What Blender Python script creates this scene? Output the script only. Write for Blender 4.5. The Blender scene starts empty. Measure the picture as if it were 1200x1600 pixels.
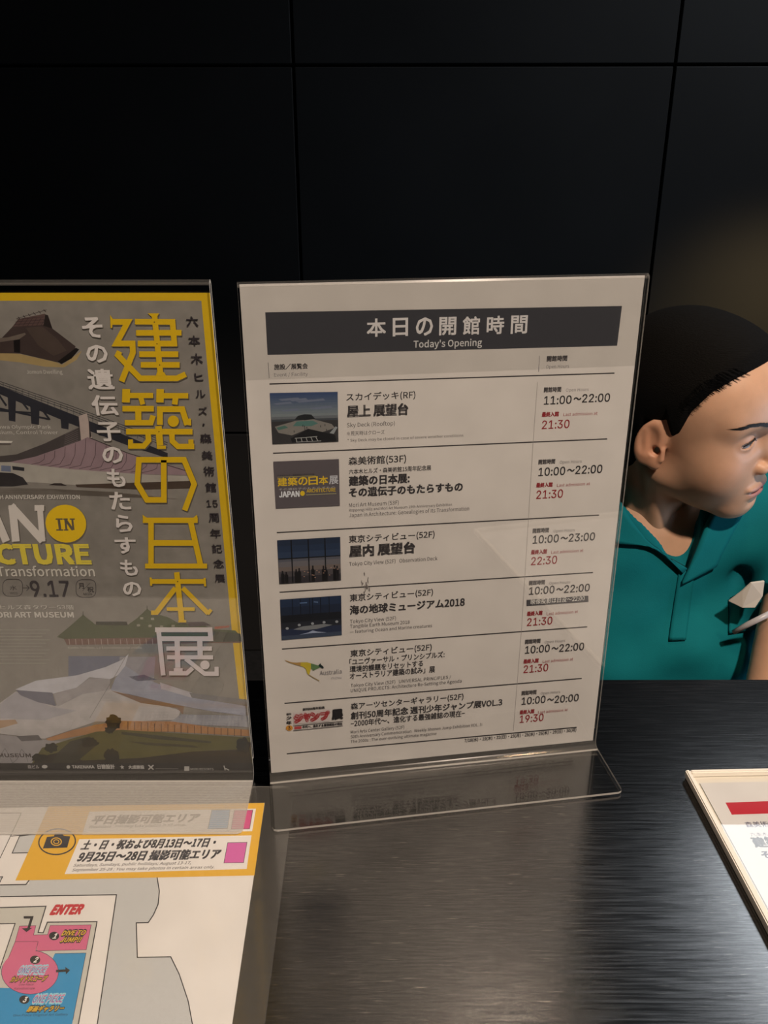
import bpy, bmesh, math, random
import numpy as np
from mathutils import Vector, Matrix
from mathutils.geometry import tessellate_polygon

sc = bpy.context.scene
C = bpy.context.collection
# ---------------------------------------------------------------- camera
F_PX, PITCH, ROLL, CAM_Z = 1328.8, math.radians(22.766), math.radians(-.087), .35815
fw = Vector((0, math.cos(PITCH), -math.sin(PITCH))); _r = Vector((1, 0, 0)); _u = _r.cross(fw)
cr = _r * math.cos(ROLL) + _u * math.sin(ROLL); cu = -_r * math.sin(ROLL) + _u * math.cos(ROLL)
cam = bpy.data.cameras.new('camera'); cam_o = bpy.data.objects.new('camera', cam); C.objects.link(cam_o)
cam.sensor_fit = 'VERTICAL'; cam.sensor_height = 32.0; cam.lens = F_PX / 1600 * 32.0
cam.clip_start = .01
cam_o.matrix_world = Matrix(((cr.x, cu.x, -fw.x, 0), (cr.y, cu.y, -fw.y, 0), (cr.z, cu.z, -fw.z, CAM_Z), (0, 0, 0, 1)))
sc.camera = cam_o
def ray(x, y): return fw + cr * ((x - 600) / F_PX) - cu * ((y - 800) / F_PX)
CAM = Vector((0, 0, CAM_Z))
# ---------------------------------------------------------------- world, lights, exposure
w = bpy.data.worlds.new('world'); sc.world = w; w.use_nodes = True
w.node_tree.nodes['Background'].inputs[0].default_value = (.55, .62, .8, 1)
w.node_tree.nodes['Background'].inputs[1].default_value = .012
sc.view_settings.view_transform = 'Standard'; sc.view_settings.look = 'None'
sc.view_settings.exposure = 0; sc.view_settings.gamma = 1; sc.view_settings.use_curve_mapping = False
def lamp(name, kind, loc, target, energy, color, size=.1, size_y=None, angle=60, blend=.5):
    L = bpy.data.lights.new(name, kind); L.energy = energy; L.color = color
    if kind == 'AREA':
        L.size = size
        if size_y: L.shape = 'RECTANGLE'; L.size_y = size_y
    if kind == 'SPOT':
        L.shadow_soft_size = size; L.spot_size = math.radians(angle); L.spot_blend = blend
    if kind == 'POINT': L.shadow_soft_size = size
    o = bpy.data.objects.new(name, L); C.objects.link(o); o.location = loc
    o.rotation_euler = (Vector(target) - Vector(loc)).to_track_quat('-Z', 'Y').to_euler()
    return o
# warm downlight in the ceiling over the visitors' side of the counter
lamp('counter_downlight', 'SPOT', (.55, -.40, 1.60), (.03, .38, .05), 154, (1, .80, .64), .05, angle=62, blend=.6)
# lit ceiling panel over the staff side, right of the frame (it shows as the white glare on the flat frame)
lamp('staff_ceiling_panel', 'AREA', (1.50, 1.70, 1.70), (1.50, 1.70, 0), 13, (.86, .93, 1), .84, 1.0)
# warm ceiling spot on the staff
lamp('staff_downlight', 'SPOT', (.55, .55, 1.66), (.42, .98, 0), 19, (1, .70, .42), .06, angle=50, blend=.7)
# computer monitor low on the staff desk, right of the frame
lamp('monitor_glow', 'AREA', (.88, .70, -.02), (.45, .93, .04), 1.2, (.62, .78, 1), .30, .2)
# wall washer behind the staff
lamp('wall_washer', 'SPOT', (1.15, 1.72, .12), (1.0, 2.3, -.10), 7.5, (1, .72, .34), .05, angle=75, blend=1)

# ---------------------------------------------------------------- materials
def lin(c): return tuple(((v / 255) / 12.92 if v / 255 <= .04045 else ((v / 255 + .055) / 1.055) ** 2.4) for v in c)
def mat(name, col=(.5, .5, .5), rough=.5, metal=0, **k):
    m = bpy.data.materials.new(name); m.use_nodes = True
    b = m.node_tree.nodes['Principled BSDF']
    b.inputs['Base Color'].default_value = (*col, 1); b.inputs['Roughness'].default_value = rough
    b.inputs['Metallic'].default_value = metal
    for a, v in k.items(): b.inputs[a.replace('_', ' ')].default_value = v
    return m
def nd(m, t, **k):
    n = m.node_tree.nodes.new(t)
    for a, v in k.items(): setattr(n, a, v)
    return n
def lk(m, a, b): m.node_tree.links.new(a, b)
def noise(m, scale=(1, 1, 1), s=5, detail=4, rot=(0, 0, 0), coord='Object', rough=.5):
    tc = nd(m, 'ShaderNodeTexCoord'); mp = nd(m, 'ShaderNodeMapping'); mp.inputs['Scale'].default_value = scale
    mp.inputs['Rotation'].default_value = rot
    n = nd(m, 'ShaderNodeTexNoise'); n.inputs['Scale'].default_value = s; n.inputs['Detail'].default_value = detail
    n.inputs['Roughness'].default_value = rough
    lk(m, tc.outputs[coord], mp.inputs[0]); lk(m, mp.outputs[0], n.inputs['Vector'])
    return n
def ramp(m, src, p0, c0, p1, c1):
    r = nd(m, 'ShaderNodeValToRGB'); e = r.color_ramp.elements
    e[0].position = p0; e[0].color = (*c0, 1); e[1].position = p1; e[1].color = (*c1, 1)
    lk(m, src, r.inputs[0]); return r
def bump(m, src, strength, dist=.001):
    b = nd(m, 'ShaderNodeBump'); b.inputs['Strength'].default_value = strength; b.inputs['Distance'].default_value = dist
    lk(m, src, b.inputs['Height']); lk(m, b.outputs[0], m.node_tree.nodes['Principled BSDF'].inputs['Normal']); return b
def P_(m): return m.node_tree.nodes['Principled BSDF']

# brushed stainless steel
steel = mat('brushed_steel', (.36, .35, .34), .33, 1)
n1 = noise(steel, (7, 110, 1), 9, 5, rot=(0, 0, -.06), coord='Object', rough=.7)
r1 = ramp(steel, n1.outputs['Fac'], .30, (.17, .168, .167), .72, (.26, .256, .252)); lk(steel, r1.outputs[0], P_(steel).inputs['Base Color'])
n2 = noise(steel, (2, 60, 1), 14, 3, rot=(0, 0, .62), coord='Object')
r2 = ramp(steel, n2.outputs['Fac'], .35, (.15, .15, .15), .8, (.27, .27, .27)); lk(steel, r2.outputs[0], P_(steel).inputs['Roughness'])
P_(steel).inputs['Anisotropic'].default_value = .45
bump(steel, n1.outputs['Fac'], .05, .0006)
# sparse bright hairline scratches in two directions
for rz_, sc_ in ((-.14, (16, 300, 1)), (.85, (20, 320, 1))):
    n3 = noise(steel, sc_, 4, 1, rot=(0, 0, rz_)); r3 = ramp(steel, n3.outputs['Fac'], .70, (0, 0, 0), .80, (1, 1, 1))
    m3 = nd(steel, 'ShaderNodeMix', data_type='RGBA'); lk(steel, r3.outputs[0], m3.inputs['Factor']); lk(steel, P_(steel).inputs['Base Color'].links[0].from_socket, m3.inputs[6]); m3.inputs[7].default_value = (.46, .43, .39, 1); lk(steel, m3.outputs[2], P_(steel).inputs['Base Color'])
dark_panel = mat('dark_wall_laminate', (.022, .021, .022), .72)
np_ = noise(dark_panel, (1, 1, 1), 3, 3); rp = ramp(dark_panel, np_.outputs['Fac'], .3, (.018, .017, .017), .7, (.026, .025, .025)); lk(dark_panel, rp.outputs[0], P_(dark_panel).inputs['Base Color'])
gap_mat = mat('wall_joint', (.004, .004, .004), .9)
floor_mat = mat('dark_carpet', (.03, .028, .028), .95)
nf = noise(floor_mat, (1, 1, 1), 60, 3); rf = ramp(floor_mat, nf.outputs['Fac'], .3, (.008, .008, .008), .7, (.018, .016, .016)); lk(floor_mat, rf.outputs[0], P_(floor_mat).inputs['Base Color'])
ceil_mat = mat('dark_ceiling_paint', (.03, .03, .03), .9)
desk_mat = mat('black_desk_laminate', (.02, .02, .022), .5)

def clear_mat(name, edge=False, haze=0.0, rough=.012, refl=1.4):
    m = bpy.data.materials.new(name); m.use_nodes = True; nt = m.node_tree; nt.nodes.remove(nt.nodes['Principled BSDF'])
    out = nt.nodes['Material Output']
    tr = nd(m, 'ShaderNodeBsdfTransparent'); tr.inputs[0].default_value = (.97, .97, .965, 1)
    gl = nd(m, 'ShaderNodeBsdfGlossy'); gl.inputs['Roughness'].default_value = rough
    # Schlick reflectance of each face, the same from inside and outside (the plates are thin)
    ge = nd(m, 'ShaderNodeNewGeometry'); dt = nd(m, 'ShaderNodeVectorMath', operation='DOT_PRODUCT'); lk(m, ge.outputs['Normal'], dt.inputs[0]); lk(m, ge.outputs['Incoming'], dt.inputs[1])
    ab = nd(m, 'ShaderNodeMath', operation='ABSOLUTE'); lk(m, dt.outputs['Value'], ab.inputs[0])
    om = nd(m, 'ShaderNodeMath', operation='SUBTRACT'); om.inputs[0].default_value = 1; lk(m, ab.outputs[0], om.inputs[1])
    pw = nd(m, 'ShaderNodeMath', operation='POWER'); pw.inputs[1].default_value = 5; lk(m, om.outputs[0], pw.inputs[0])
    fr = nd(m, 'ShaderNodeMath', operation='MULTIPLY_ADD'); fr.inputs[1].default_value = .96 * refl; fr.inputs[2].default_value = .04 * refl; lk(m, pw.outputs[0], fr.inputs[0])
    mx = nd(m, 'ShaderNodeMixShader'); lk(m, fr.outputs[0], mx.inputs[0]); lk(m, tr.outputs[0], mx.inputs[1]); lk(m, gl.outputs[0], mx.inputs[2])
    last = mx
    if haze:
        df = nd(m, 'ShaderNodeBsdfDiffuse'); df.inputs[0].default_value = (.85, .84, .80, 1)
        m2 = nd(m, 'ShaderNodeMixShader'); m2.inputs[0].default_value = haze
        lk(m, mx.outputs[0], m2.inputs[1]); lk(m, df.outputs[0], m2.inputs[2]); last = m2
        if edge is None:      # fine woven scuffing of the old plate
            tc = nd(m, 'ShaderNodeTexCoord'); wv = nd(m, 'ShaderNodeTexWave'); wv.bands_direction = 'Y'; wv.inputs['Scale'].default_value = 420
            wv.inputs['Distortion'].default_value = 1.5; lk(m, tc.outputs['Object'], wv.inputs['Vector'])
            mr = nd(m, 'ShaderNodeMapRange'); mr.inputs[3].default_value = haze * .6; mr.inputs[4].default_value = haze * 1.4
            lk(m, wv.outputs['Fac'], mr.inputs[0]); lk(m, mr.outputs[0], m2.inputs[0])
    lk(m, last.outputs[0], out.inputs[0]); return m
acrylic = clear_mat('clear_acrylic')
acrylic_edge = clear_mat('acrylic_cut_edge', haze=.50, rough=.15)
acrylic_bend = clear_mat('acrylic_bend', haze=.03, rough=.10)
acrylic_scuffed = clear_mat('scuffed_acrylic', edge=None, haze=.24, rough=.08)
film = clear_mat('clear_film', haze=.03, rough=.10)
film_edge = clear_mat('film_edge', haze=.22, rough=.2)

def print_mat(name, rough=.55, grain=.05):
    m = mat(name, (1, 1, 1), rough); at = nd(m, 'ShaderNodeAttribute', attribute_name='ink')
    n = noise(m, (1, 1, 1), 500, 2); mr = nd(m, 'ShaderNodeMapRange'); mr.inputs[3].default_value = 1 - grain; mr.inputs[4].default_value = 1 + grain
    lk(m, n.outputs['Fac'], mr.inputs[0]); mx = nd(m, 'ShaderNodeVectorMath', operation='SCALE'); lk(m, at.outputs['Color'], mx.inputs[0]); lk(m, mr.outputs[0], mx.inputs['Scale'])
    lk(m, mx.outputs[0], P_(m).inputs['Base Color']); P_(m).inputs['Specular IOR Level'].default_value = .3
    return m
ink = print_mat('printing_ink')
ink_art = print_mat('watercolour_print', grain=.25)
for n_ in ink_art.node_tree.nodes:
    if n_.type == 'TEX_NOISE': n_.inputs['Scale'].default_value = 130; n_.inputs['Detail'].default_value = 6

# ---------------------------------------------------------------- object helpers
def link(o, parent=None):
    C.objects.link(o)
    if parent: o.parent = parent
    return o
def tag(o, label=None, cat=None, group=None, kind=None):
    if label: o['label'] = label
    if cat: o['category'] = cat
    if group: o['group'] = group
    if kind: o['kind'] = kind
    return o
def empty(name, loc=(0, 0, 0), rz=0):
    o = bpy.data.objects.new(name, None); o.empty_display_size = .02; o.location = loc; o.rotation_euler = (0, 0, rz); return link(o)
def bm_obj(name, bm, mats, parent=None, smooth=False):
    me = bpy.data.meshes.new(name); bm.normal_update(); bm.to_mesh(me); bm.free()
    for m in (mats if isinstance(mats, (list, tuple)) else [mats]): me.materials.append(m)
    if smooth: me.polygons.foreach_set('use_smooth', [True] * len(me.polygons))
    return link(bpy.data.objects.new(name, me), parent)
def box_bm(lo, hi, bev=0, seg=1, bm=None):
    b = bmesh.new(); r = bmesh.ops.create_cube(b, size=1)
    for v in b.verts: v.co = Vector([lo[i] + (v.co[i] + .5) * (hi[i] - lo[i]) for i in range(3)])
    if bev: bmesh.ops.bevel(b, geom=b.edges[:], offset=bev, segments=seg, affect='EDGES')
    if bm is not None:
        me = bpy.data.meshes.new('t'); b.to_mesh(me); b.free(); bm.from_mesh(me); bpy.data.meshes.remove(me); return bm
    return b
def box(name, lo, hi, m, parent=None, bev=0, seg=2): return bm_obj(name, box_bm(lo, hi, bev, seg), m, parent)
def tube(name, pts, rads, m, parent=None, seg=8, smooth=True, flat=None):
    """round or flattened tube along a polyline; rads per point"""
    bm = bmesh.new(); rings = []
    pts = [Vector(p) for p in pts]
    for i, p in enumerate(pts):
        t = (pts[min(i + 1, len(pts) - 1)] - pts[max(i - 1, 0)]).normalized()
        a = t.cross(Vector((0, 0, 1)) if abs(t.z) < .9 else Vector((1, 0, 0))).normalized(); b = t.cross(a)
        r = rads[i] if isinstance(rads, (list, tuple)) else rads
        rings.append([bm.verts.new(p + (a * math.cos(2 * math.pi * k / seg) + b * math.sin(2 * math.pi * k / seg) * (flat or 1)) * r) for k in range(seg)])
    for A, B in zip(rings, rings[1:]):
        for k in range(seg): bm.faces.new((A[k], A[(k + 1) % seg], B[(k + 1) % seg], B[k]))
    bm.faces.new(rings[0][::-1]); bm.faces.new(rings[-1])
    bmesh.ops.recalc_face_normals(bm, faces=bm.faces[:])
    return bm_obj(name, bm, m, parent, smooth)

# ---------------------------------------------------------------- printing on flat sheets
_glyph, _txt = {}, {}
def _font(fn):      # the plain sans faces that come with Blender itself
    try: return bpy.data.fonts.load(bpy.utils.system_resource('DATAFILES', path='fonts') + '/' + fn)
    except Exception: return None
SANS, SANS_CJK = _font('Inter.woff2'), _font('Noto Sans CJK Regular.woff2')
def glyphs(body, bold, shear):
    key = (body, shear)
    if key not in _glyph:
        f0 = SANS_CJK if any(ch not in '0123456789:.' for ch in body) else SANS
        k0 = f0.name if f0 else ''
        if k0 not in _txt:                       # one scratch text object per face, removed at the end
            cv = bpy.data.curves.new('t', 'FONT'); cv.size = 1; cv.resolution_u = 2; cv.font = f0 or cv.font
            _txt[k0] = bpy.data.objects.new('t', cv); C.objects.link(_txt[k0])
        o = _txt[k0]; o.data.body = body; o.data.shear = shear; bpy.context.view_layer.update()
        dg = bpy.context.evaluated_depsgraph_get(); me = bpy.data.meshes.new_from_object(o.evaluated_get(dg))
        V = np.empty(len(me.vertices) * 3); me.vertices.foreach_get('co', V); V = V.reshape(-1, 3)[:, :2].copy()
        T = [tuple(p.vertices) for p in me.polygons]
        bpy.data.meshes.remove(me)
        _glyph[key] = (V, T)
    V, T = _glyph[key]
    if not bold or not len(V): return V, T
    k = 4 if bold < .03 else 8; n = len(V); b_ = bold * (1.6 if bold < .02 else 1)      # bold: shifted copies of the glyphs, as a thicker stroke
    sh = [(b_ * math.cos(math.pi / 4 + 2 * math.pi * i / k), b_ * math.sin(math.pi / 4 + 2 * math.pi * i / k)) for i in range(k)]
    return np.concatenate([V + np.array(q) for q in sh]), [tuple(a + i * n for a in t) for i in range(k) for t in T]
class Sheet:
    """flat sheet: origin O, right U, up V, facing N; pixel coordinates of the photograph are cast on its plane"""
    def __init__(s, O, U, V, white, slope, parent, paper_albedo=.80):
        s.O, s.U, s.V = Vector(O), Vector(U).normalized(), Vector(V).normalized(); s.N = s.U.cross(s.V)
        s.white = [a / paper_albedo for a in lin(white)]; s.slope = slope; s.parent = parent; s.layer = 1; s.reset()
    def reset(s): s.verts, s.faces, s.cols = [], [], []
    def uv(s, x, y):
        d = ray(x, y); P = CAM + d * ((s.O - CAM).dot(s.N) / d.dot(s.N)) - s.O
        return P.dot(s.U), P.dot(s.V)
    def c(s, rgb): return tuple(min(.95, a / b) for a, b in zip(lin(rgb), s.white)) + (1,)
    def add(s, uvs, tris, col, n0=None):
        k = len(s.verts); s.layer += .02; n0 = n0 or max(1, len(uvs))
        for i, q in enumerate(uvs): s.verts.append(s.O + s.U * q[0] + s.V * q[1] + s.N * ((s.layer + (i // n0) * .35) * .0000022))
        s.layer += ((len(uvs) - 1) // n0) * .35
        for t in tris: s.faces.append([k + i for i in t]); s.cols.append(col)
    def poly(s, pts, rgb, zoom=None):
        if zoom: pts = [(zoom[0] + x / zoom[2], zoom[1] + y / zoom[2]) for x, y in pts]
        q = [s.uv(*p) for p in pts]; s.layer += .3
        T = tessellate_polygon([[Vector((a, b, 0)) for a, b in q]]); s.add(q, T, s.c(rgb))
    def ell(s, cx, cy, rx, ry, rgb, n=28, rot=0):
        s.poly([(cx + rx * math.cos(t) * math.cos(rot) - ry * math.sin(t) * math.sin(rot), cy + rx * math.cos(t) * math.sin(rot) + ry * math.sin(t) * math.cos(rot)) for t in [2 * math.pi * i / n for i in range(n)]], rgb)
    def stroke(s, pts, wd, rgb, zoom=None, closed=False):
        if zoom: pts = [(zoom[0] + x / zoom[2], zoom[1] + y / zoom[2]) for x, y in pts]; wd = wd / zoom[2]
        n = len(pts); L, R = [], []; pts = [Vector(p) for p in pts]
        for i, p in enumerate(pts):
            a = pts[i - 1] if (i or closed) else None; b = pts[(i + 1) % n] if (i < n - 1 or closed) else None
            d1 = (p - a).normalized() if a is not None else (b - p).normalized(); d2 = (b - p).normalized() if b is not None else d1
            n1 = Vector((-d1.y, d1.x)); n2 = Vector((-d2.y, d2.x)); m_ = (n1 + n2).normalized(); k = wd / 2 / max(.35, m_.dot(n1))
            L.append(p + m_ * k); R.append(p - m_ * k)
        q = [s.uv(*p) for p in L + R]; T = []
        for i in range(n if closed else n - 1):
            j = (i + 1) % n; T += [(i, j, n + j), (i, n + j, n + i)]
        s.layer += .3; s.add(q, T, s.c(rgb))
    def text(s, body, x0, yb, x1, H, rgb, bold=0, shear=0, ref=None, slope=None):
        V, T = glyphs(body, bold, shear)
        if not len(V): return
        cjk = any(ord(ch) > 0x2fff for ch in body) if ref is None else ref == '国'
        Rv, _ = glyphs('国' if cjk else ('0' if all(ch in '0123456789:.' for ch in body) else 'H'), 0, 0); y0, y1 = Rv[:, 1].min(), Rv[:, 1].max()
        sl = (s.slope(yb) if callable(s.slope) else s.slope) if slope is None else slope
        a = s.uv(x0, yb); b = s.uv(x1, yb + sl * (x1 - x0)); t = s.uv(x0, yb - H)
        xm, xM = V[:, 0].min(), V[:, 0].max(); W = math.hypot(b[0] - a[0], b[1] - a[1]); hh = t[1] - a[1] if abs(t[1] - a[1]) > 1e-6 else 1e-3
        hh = abs(hh); ang = math.atan2(b[1] - a[1], b[0] - a[0]) if slope is not None or True else 0
        X = (V[:, 0] - xm) / (xM - xm) * W; Y = (V[:, 1] - y0) / (y1 - y0) * hh
        q = [(a[0] + X[i] * math.cos(ang) - Y[i] * math.sin(ang), a[1] + X[i] * math.sin(ang) + Y[i] * math.cos(ang)) for i in range(len(V))]
        s.layer += .3; s.add(q, T, s.c(rgb), len(glyphs(body, 0, shear)[0]))
    def char(s, ch, x0, x1, yt, yb, rgb, bold=0):
        V, T = glyphs(ch, bold, 0); a = s.uv(x0, yb); b = s.uv(x1, yt)
        m0, m1 = V.min(0), V.max(0); q = [(a[0] + (v[0] - m0[0]) / (m1[0] - m0[0]) * (b[0] - a[0]), a[1] + (v[1] - m0[1]) / (m1[1] - m0[1]) * (b[1] - a[1])) for v in V]
        s.layer += .3; s.add(q, T, s.c(rgb), len(glyphs(ch, 0, 0)[0]))
    def flush(s, name, label=None, m=None, parent=None):
        me = bpy.data.meshes.new(name); me.from_pydata([tuple(v) for v in s.verts], [], s.faces)
        at = me.color_attributes.new('ink', 'FLOAT_COLOR', 'CORNER'); buf = []
        for f_, c_ in zip(s.faces, s.cols): buf += list(c_) * len(f_)
        at.data.foreach_set('color', buf); me.materials.append(m or ink)
        o = link(bpy.data.objects.new(name, me), parent or s.parent)
        if label: o['label'] = label
        s.layer += .2; s.reset(); return o
    def block(s, name, u0, v0, u1, v1, th, m, parent=None):
        """the paper itself, th thick, behind the printed face"""
        bm = bmesh.new(); vs = []
        for n_ in (0, -th):
            for a, b in ((u0, v0), (u1, v0), (u1, v1), (u0, v1)): vs.append(bm.verts.new(s.O + s.U * a + s.V * b + s.N * n_))
        for f_ in ((0, 1, 2, 3), (7, 6, 5, 4), (0, 4, 5, 1), (1, 5, 6, 2), (2, 6, 7, 3), (3, 7, 4, 0)): bm.faces.new([vs[i] for i in f_])
        return bm_obj(name, bm, m, parent or s.parent)
def paper_mat(name, a):
    m = mat(name, (a, a, a), .6); P_(m).inputs['Specular IOR Level'].default_value = .3
    n_ = noise(m, (1, 1, 1), 40, 4); r_ = ramp(m, n_.outputs['Fac'], .3, (a - .03,) * 3, .7, (a + .03,) * 3); lk(m, r_.outputs[0], P_(m).inputs['Base Color']); return m
paper, copy_paper, coated_paper = paper_mat('white_paper', .80), paper_mat('grey_copy_paper', .68), paper_mat('bright_coated_paper', .92)

# ---------------------------------------------------------------- setting: room shell
FZ, CZ = -1.05, 1.75
def struct(o): o['kind'] = 'structure'; return o
struct(box('floor', (-2.6, -1.6, FZ - .1), (2.6, 2.4, FZ), floor_mat))
struct(box('ceiling', (-2.6, -1.6, CZ), (2.6, 2.4, CZ + .1), ceil_mat))
wb = struct(box('wall_back', (-2.6, 2.27, FZ), (2.6, 2.4, CZ), gap_mat))
struct(box('wall_left', (-2.7, -1.6, FZ), (-2.6, 2.4, CZ), dark_panel))
struct(box('wall_right', (2.6, -1.6, FZ), (2.7, 2.4, CZ), dark_panel))
struct(box('wall_front', (-2.7, -1.7, FZ), (2.7, -1.6, CZ), dark_panel))
xs = [-2.6, -2.008, -1.110, -.212, .686, 1.584, 2.482, 2.6]; zs = [FZ, -.35, .553, 1.453, CZ]
for i in range(len(xs) - 1):
    for j in range(len(zs) - 1):
        box('panel', (xs[i] + .0035, 2.25, zs[j] + .0035), (xs[i + 1] - .0035, 2.27, zs[j + 1] - .0035), dark_panel, wb, .0015, 1)

# ---------------------------------------------------------------- counter
ct = tag(empty('reception_counter', (0, .2, FZ)), 'reception counter with a brushed stainless steel top under the signs', 'counter')
def rel(o, parent): o.matrix_parent_inverse = Matrix.Translation(-Vector(parent.location)); return o
rel(box('countertop', (-1.6, -.45, -.03), (1.6, .533, 0), steel, ct, .0012, 2), ct)
rel(box('front_panel', (-1.6, -.40, FZ + .001), (1.6, -.37, -.03), dark_panel, ct, .001), ct)
rel(box('side_panel', (-1.6, -.37, FZ + .001), (-1.57, .50, -.03), dark_panel, ct, .001), ct)
rel(box('side_panel', (1.57, -.37, FZ + .001), (1.6, .50, -.03), dark_panel, ct, .001), ct)
# ---------------------------------------------------------------- implicit-surface modelling for the figure
def s_min(a, b, k):
    h_ = np.maximum(k - np.abs(a - b), 0) / k
    return np.minimum(a, b) - h_ * h_ * k * .25
def s_max(a, b, k): return -s_min(-a, -b, k)
def ell(P, c, r, rot=None):
    x, y, z = P[0] - c[0], P[1] - c[1], P[2] - c[2]
    if rot is not None:
        x, y, z = (rot[0][0]*x + rot[1][0]*y + rot[2][0]*z, rot[0][1]*x + rot[1][1]*y + rot[2][1]*z, rot[0][2]*x + rot[1][2]*y + rot[2][2]*z)
    k0 = np.sqrt((x/r[0])**2 + (y/r[1])**2 + (z/r[2])**2) + 1e-6
    k1 = np.sqrt((x/r[0]**2)**2 + (y/r[1]**2)**2 + (z/r[2]**2)**2) + 1e-6
    return k0 * (k0 - 1) / k1
def cap(P, a, b, ra, rb=None):
    rb = ra if rb is None else rb
    a = np.array(a, float); b = np.array(b, float); d = b - a; L = float(d @ d)
    x, y, z = P[0] - a[0], P[1] - a[1], P[2] - a[2]
    t = np.clip((x*d[0] + y*d[1] + z*d[2]) / L, 0, 1)
    return np.sqrt((x - t*d[0])**2 + (y - t*d[1])**2 + (z - t*d[2])**2) - (ra + (rb - ra) * t)
def mgrid(lo, hi, h_):
    ax = [np.arange(lo[i], hi[i] + h_, h_, dtype=np.float32) for i in range(3)]
    return ax[0][:, None, None], ax[1][None, :, None], ax[2][None, None, :]
def surface_nets(F, lo, h_):
    S = F < 0
    n = F.shape
    c = [s - 1 for s in n]
    cnt = np.zeros(c, np.float32); acc = np.zeros(c + [3], np.float32)
    corners = [(i, j, k) for i in (0, 1) for j in (0, 1) for k in (0, 1)]
    V = {q: F[q[0]:q[0]+c[0], q[1]:q[1]+c[1], q[2]:q[2]+c[2]] for q in corners}
    B = {q: S[q[0]:q[0]+c[0], q[1]:q[1]+c[1], q[2]:q[2]+c[2]] for q in corners}
    tot = sum(B[q].astype(np.int8) for q in corners)
    idx = np.argwhere((tot > 0) & (tot < 8))
    ii = tuple(idx.T)
    pos = np.zeros((len(idx), 3), np.float32); cn = np.zeros(len(idx), np.float32)
    for q in corners:
        for a in range(3):
            if q[a] == 0:
                q2 = list(q); q2[a] = 1; q2 = tuple(q2)
                f0, f1 = V[q][ii], V[q2][ii]
                m = (f0 < 0) != (f1 < 0)
                t = np.where(m, f0 / np.where(m, f0 - f1, 1), 0)
                p = np.tile(np.array(q, np.float32), (len(idx), 1)); p[:, a] = t
                pos += p * m[:, None]; cn += m
    verts = (idx + pos / cn[:, None]) * h_ + np.array(lo, np.float32)
    num = -np.ones(c, np.int64); num[ii] = np.arange(len(idx))
    faces = []
    for a in range(3):
        b, d = (a + 1) % 3, (a + 2) % 3
        sl0 = [slice(None)] * 3; sl1 = [slice(None)] * 3
        sl0[a] = slice(0, n[a] - 1); sl1[a] = slice(1, n[a])
        ch = S[tuple(sl0)] != S[tuple(sl1)]
        e = np.argwhere(ch)
        e = e[(e[:, b] > 0) & (e[:, b] < n[b] - 1) & (e[:, d] > 0) & (e[:, d] < n[d] - 1)]
        ins = S[tuple(e.T)]
        def cell(db, dd):
            g = e.copy(); g[:, b] += db; g[:, d] += dd
            return num[tuple(g.T)]
        q = np.stack([cell(-1, -1), cell(0, -1), cell(0, 0), cell(-1, 0)], 1)
        q[~ins] = q[~ins][:, ::-1]
        faces.append(q)
    return verts, np.concatenate(faces)
def np_mesh(name, verts, faces, mats, parent=None, smooth=True, xf=None):
    if xf is not None: verts = verts @ xf[0].T + xf[1]
    me = bpy.data.meshes.new(name)
    me.from_pydata(verts.tolist() if hasattr(verts, 'tolist') else verts, [], faces.tolist() if hasattr(faces, 'tolist') else faces)
    for m in (mats if isinstance(mats, (list, tuple)) else [mats]): me.materials.append(m)
    if smooth: me.polygons.foreach_set('use_smooth', [True] * len(me.polygons))
    me.update()
    o = bpy.data.objects.new(name, me); bpy.context.collection.objects.link(o)
    if parent: o.parent = parent
    return o

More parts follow.
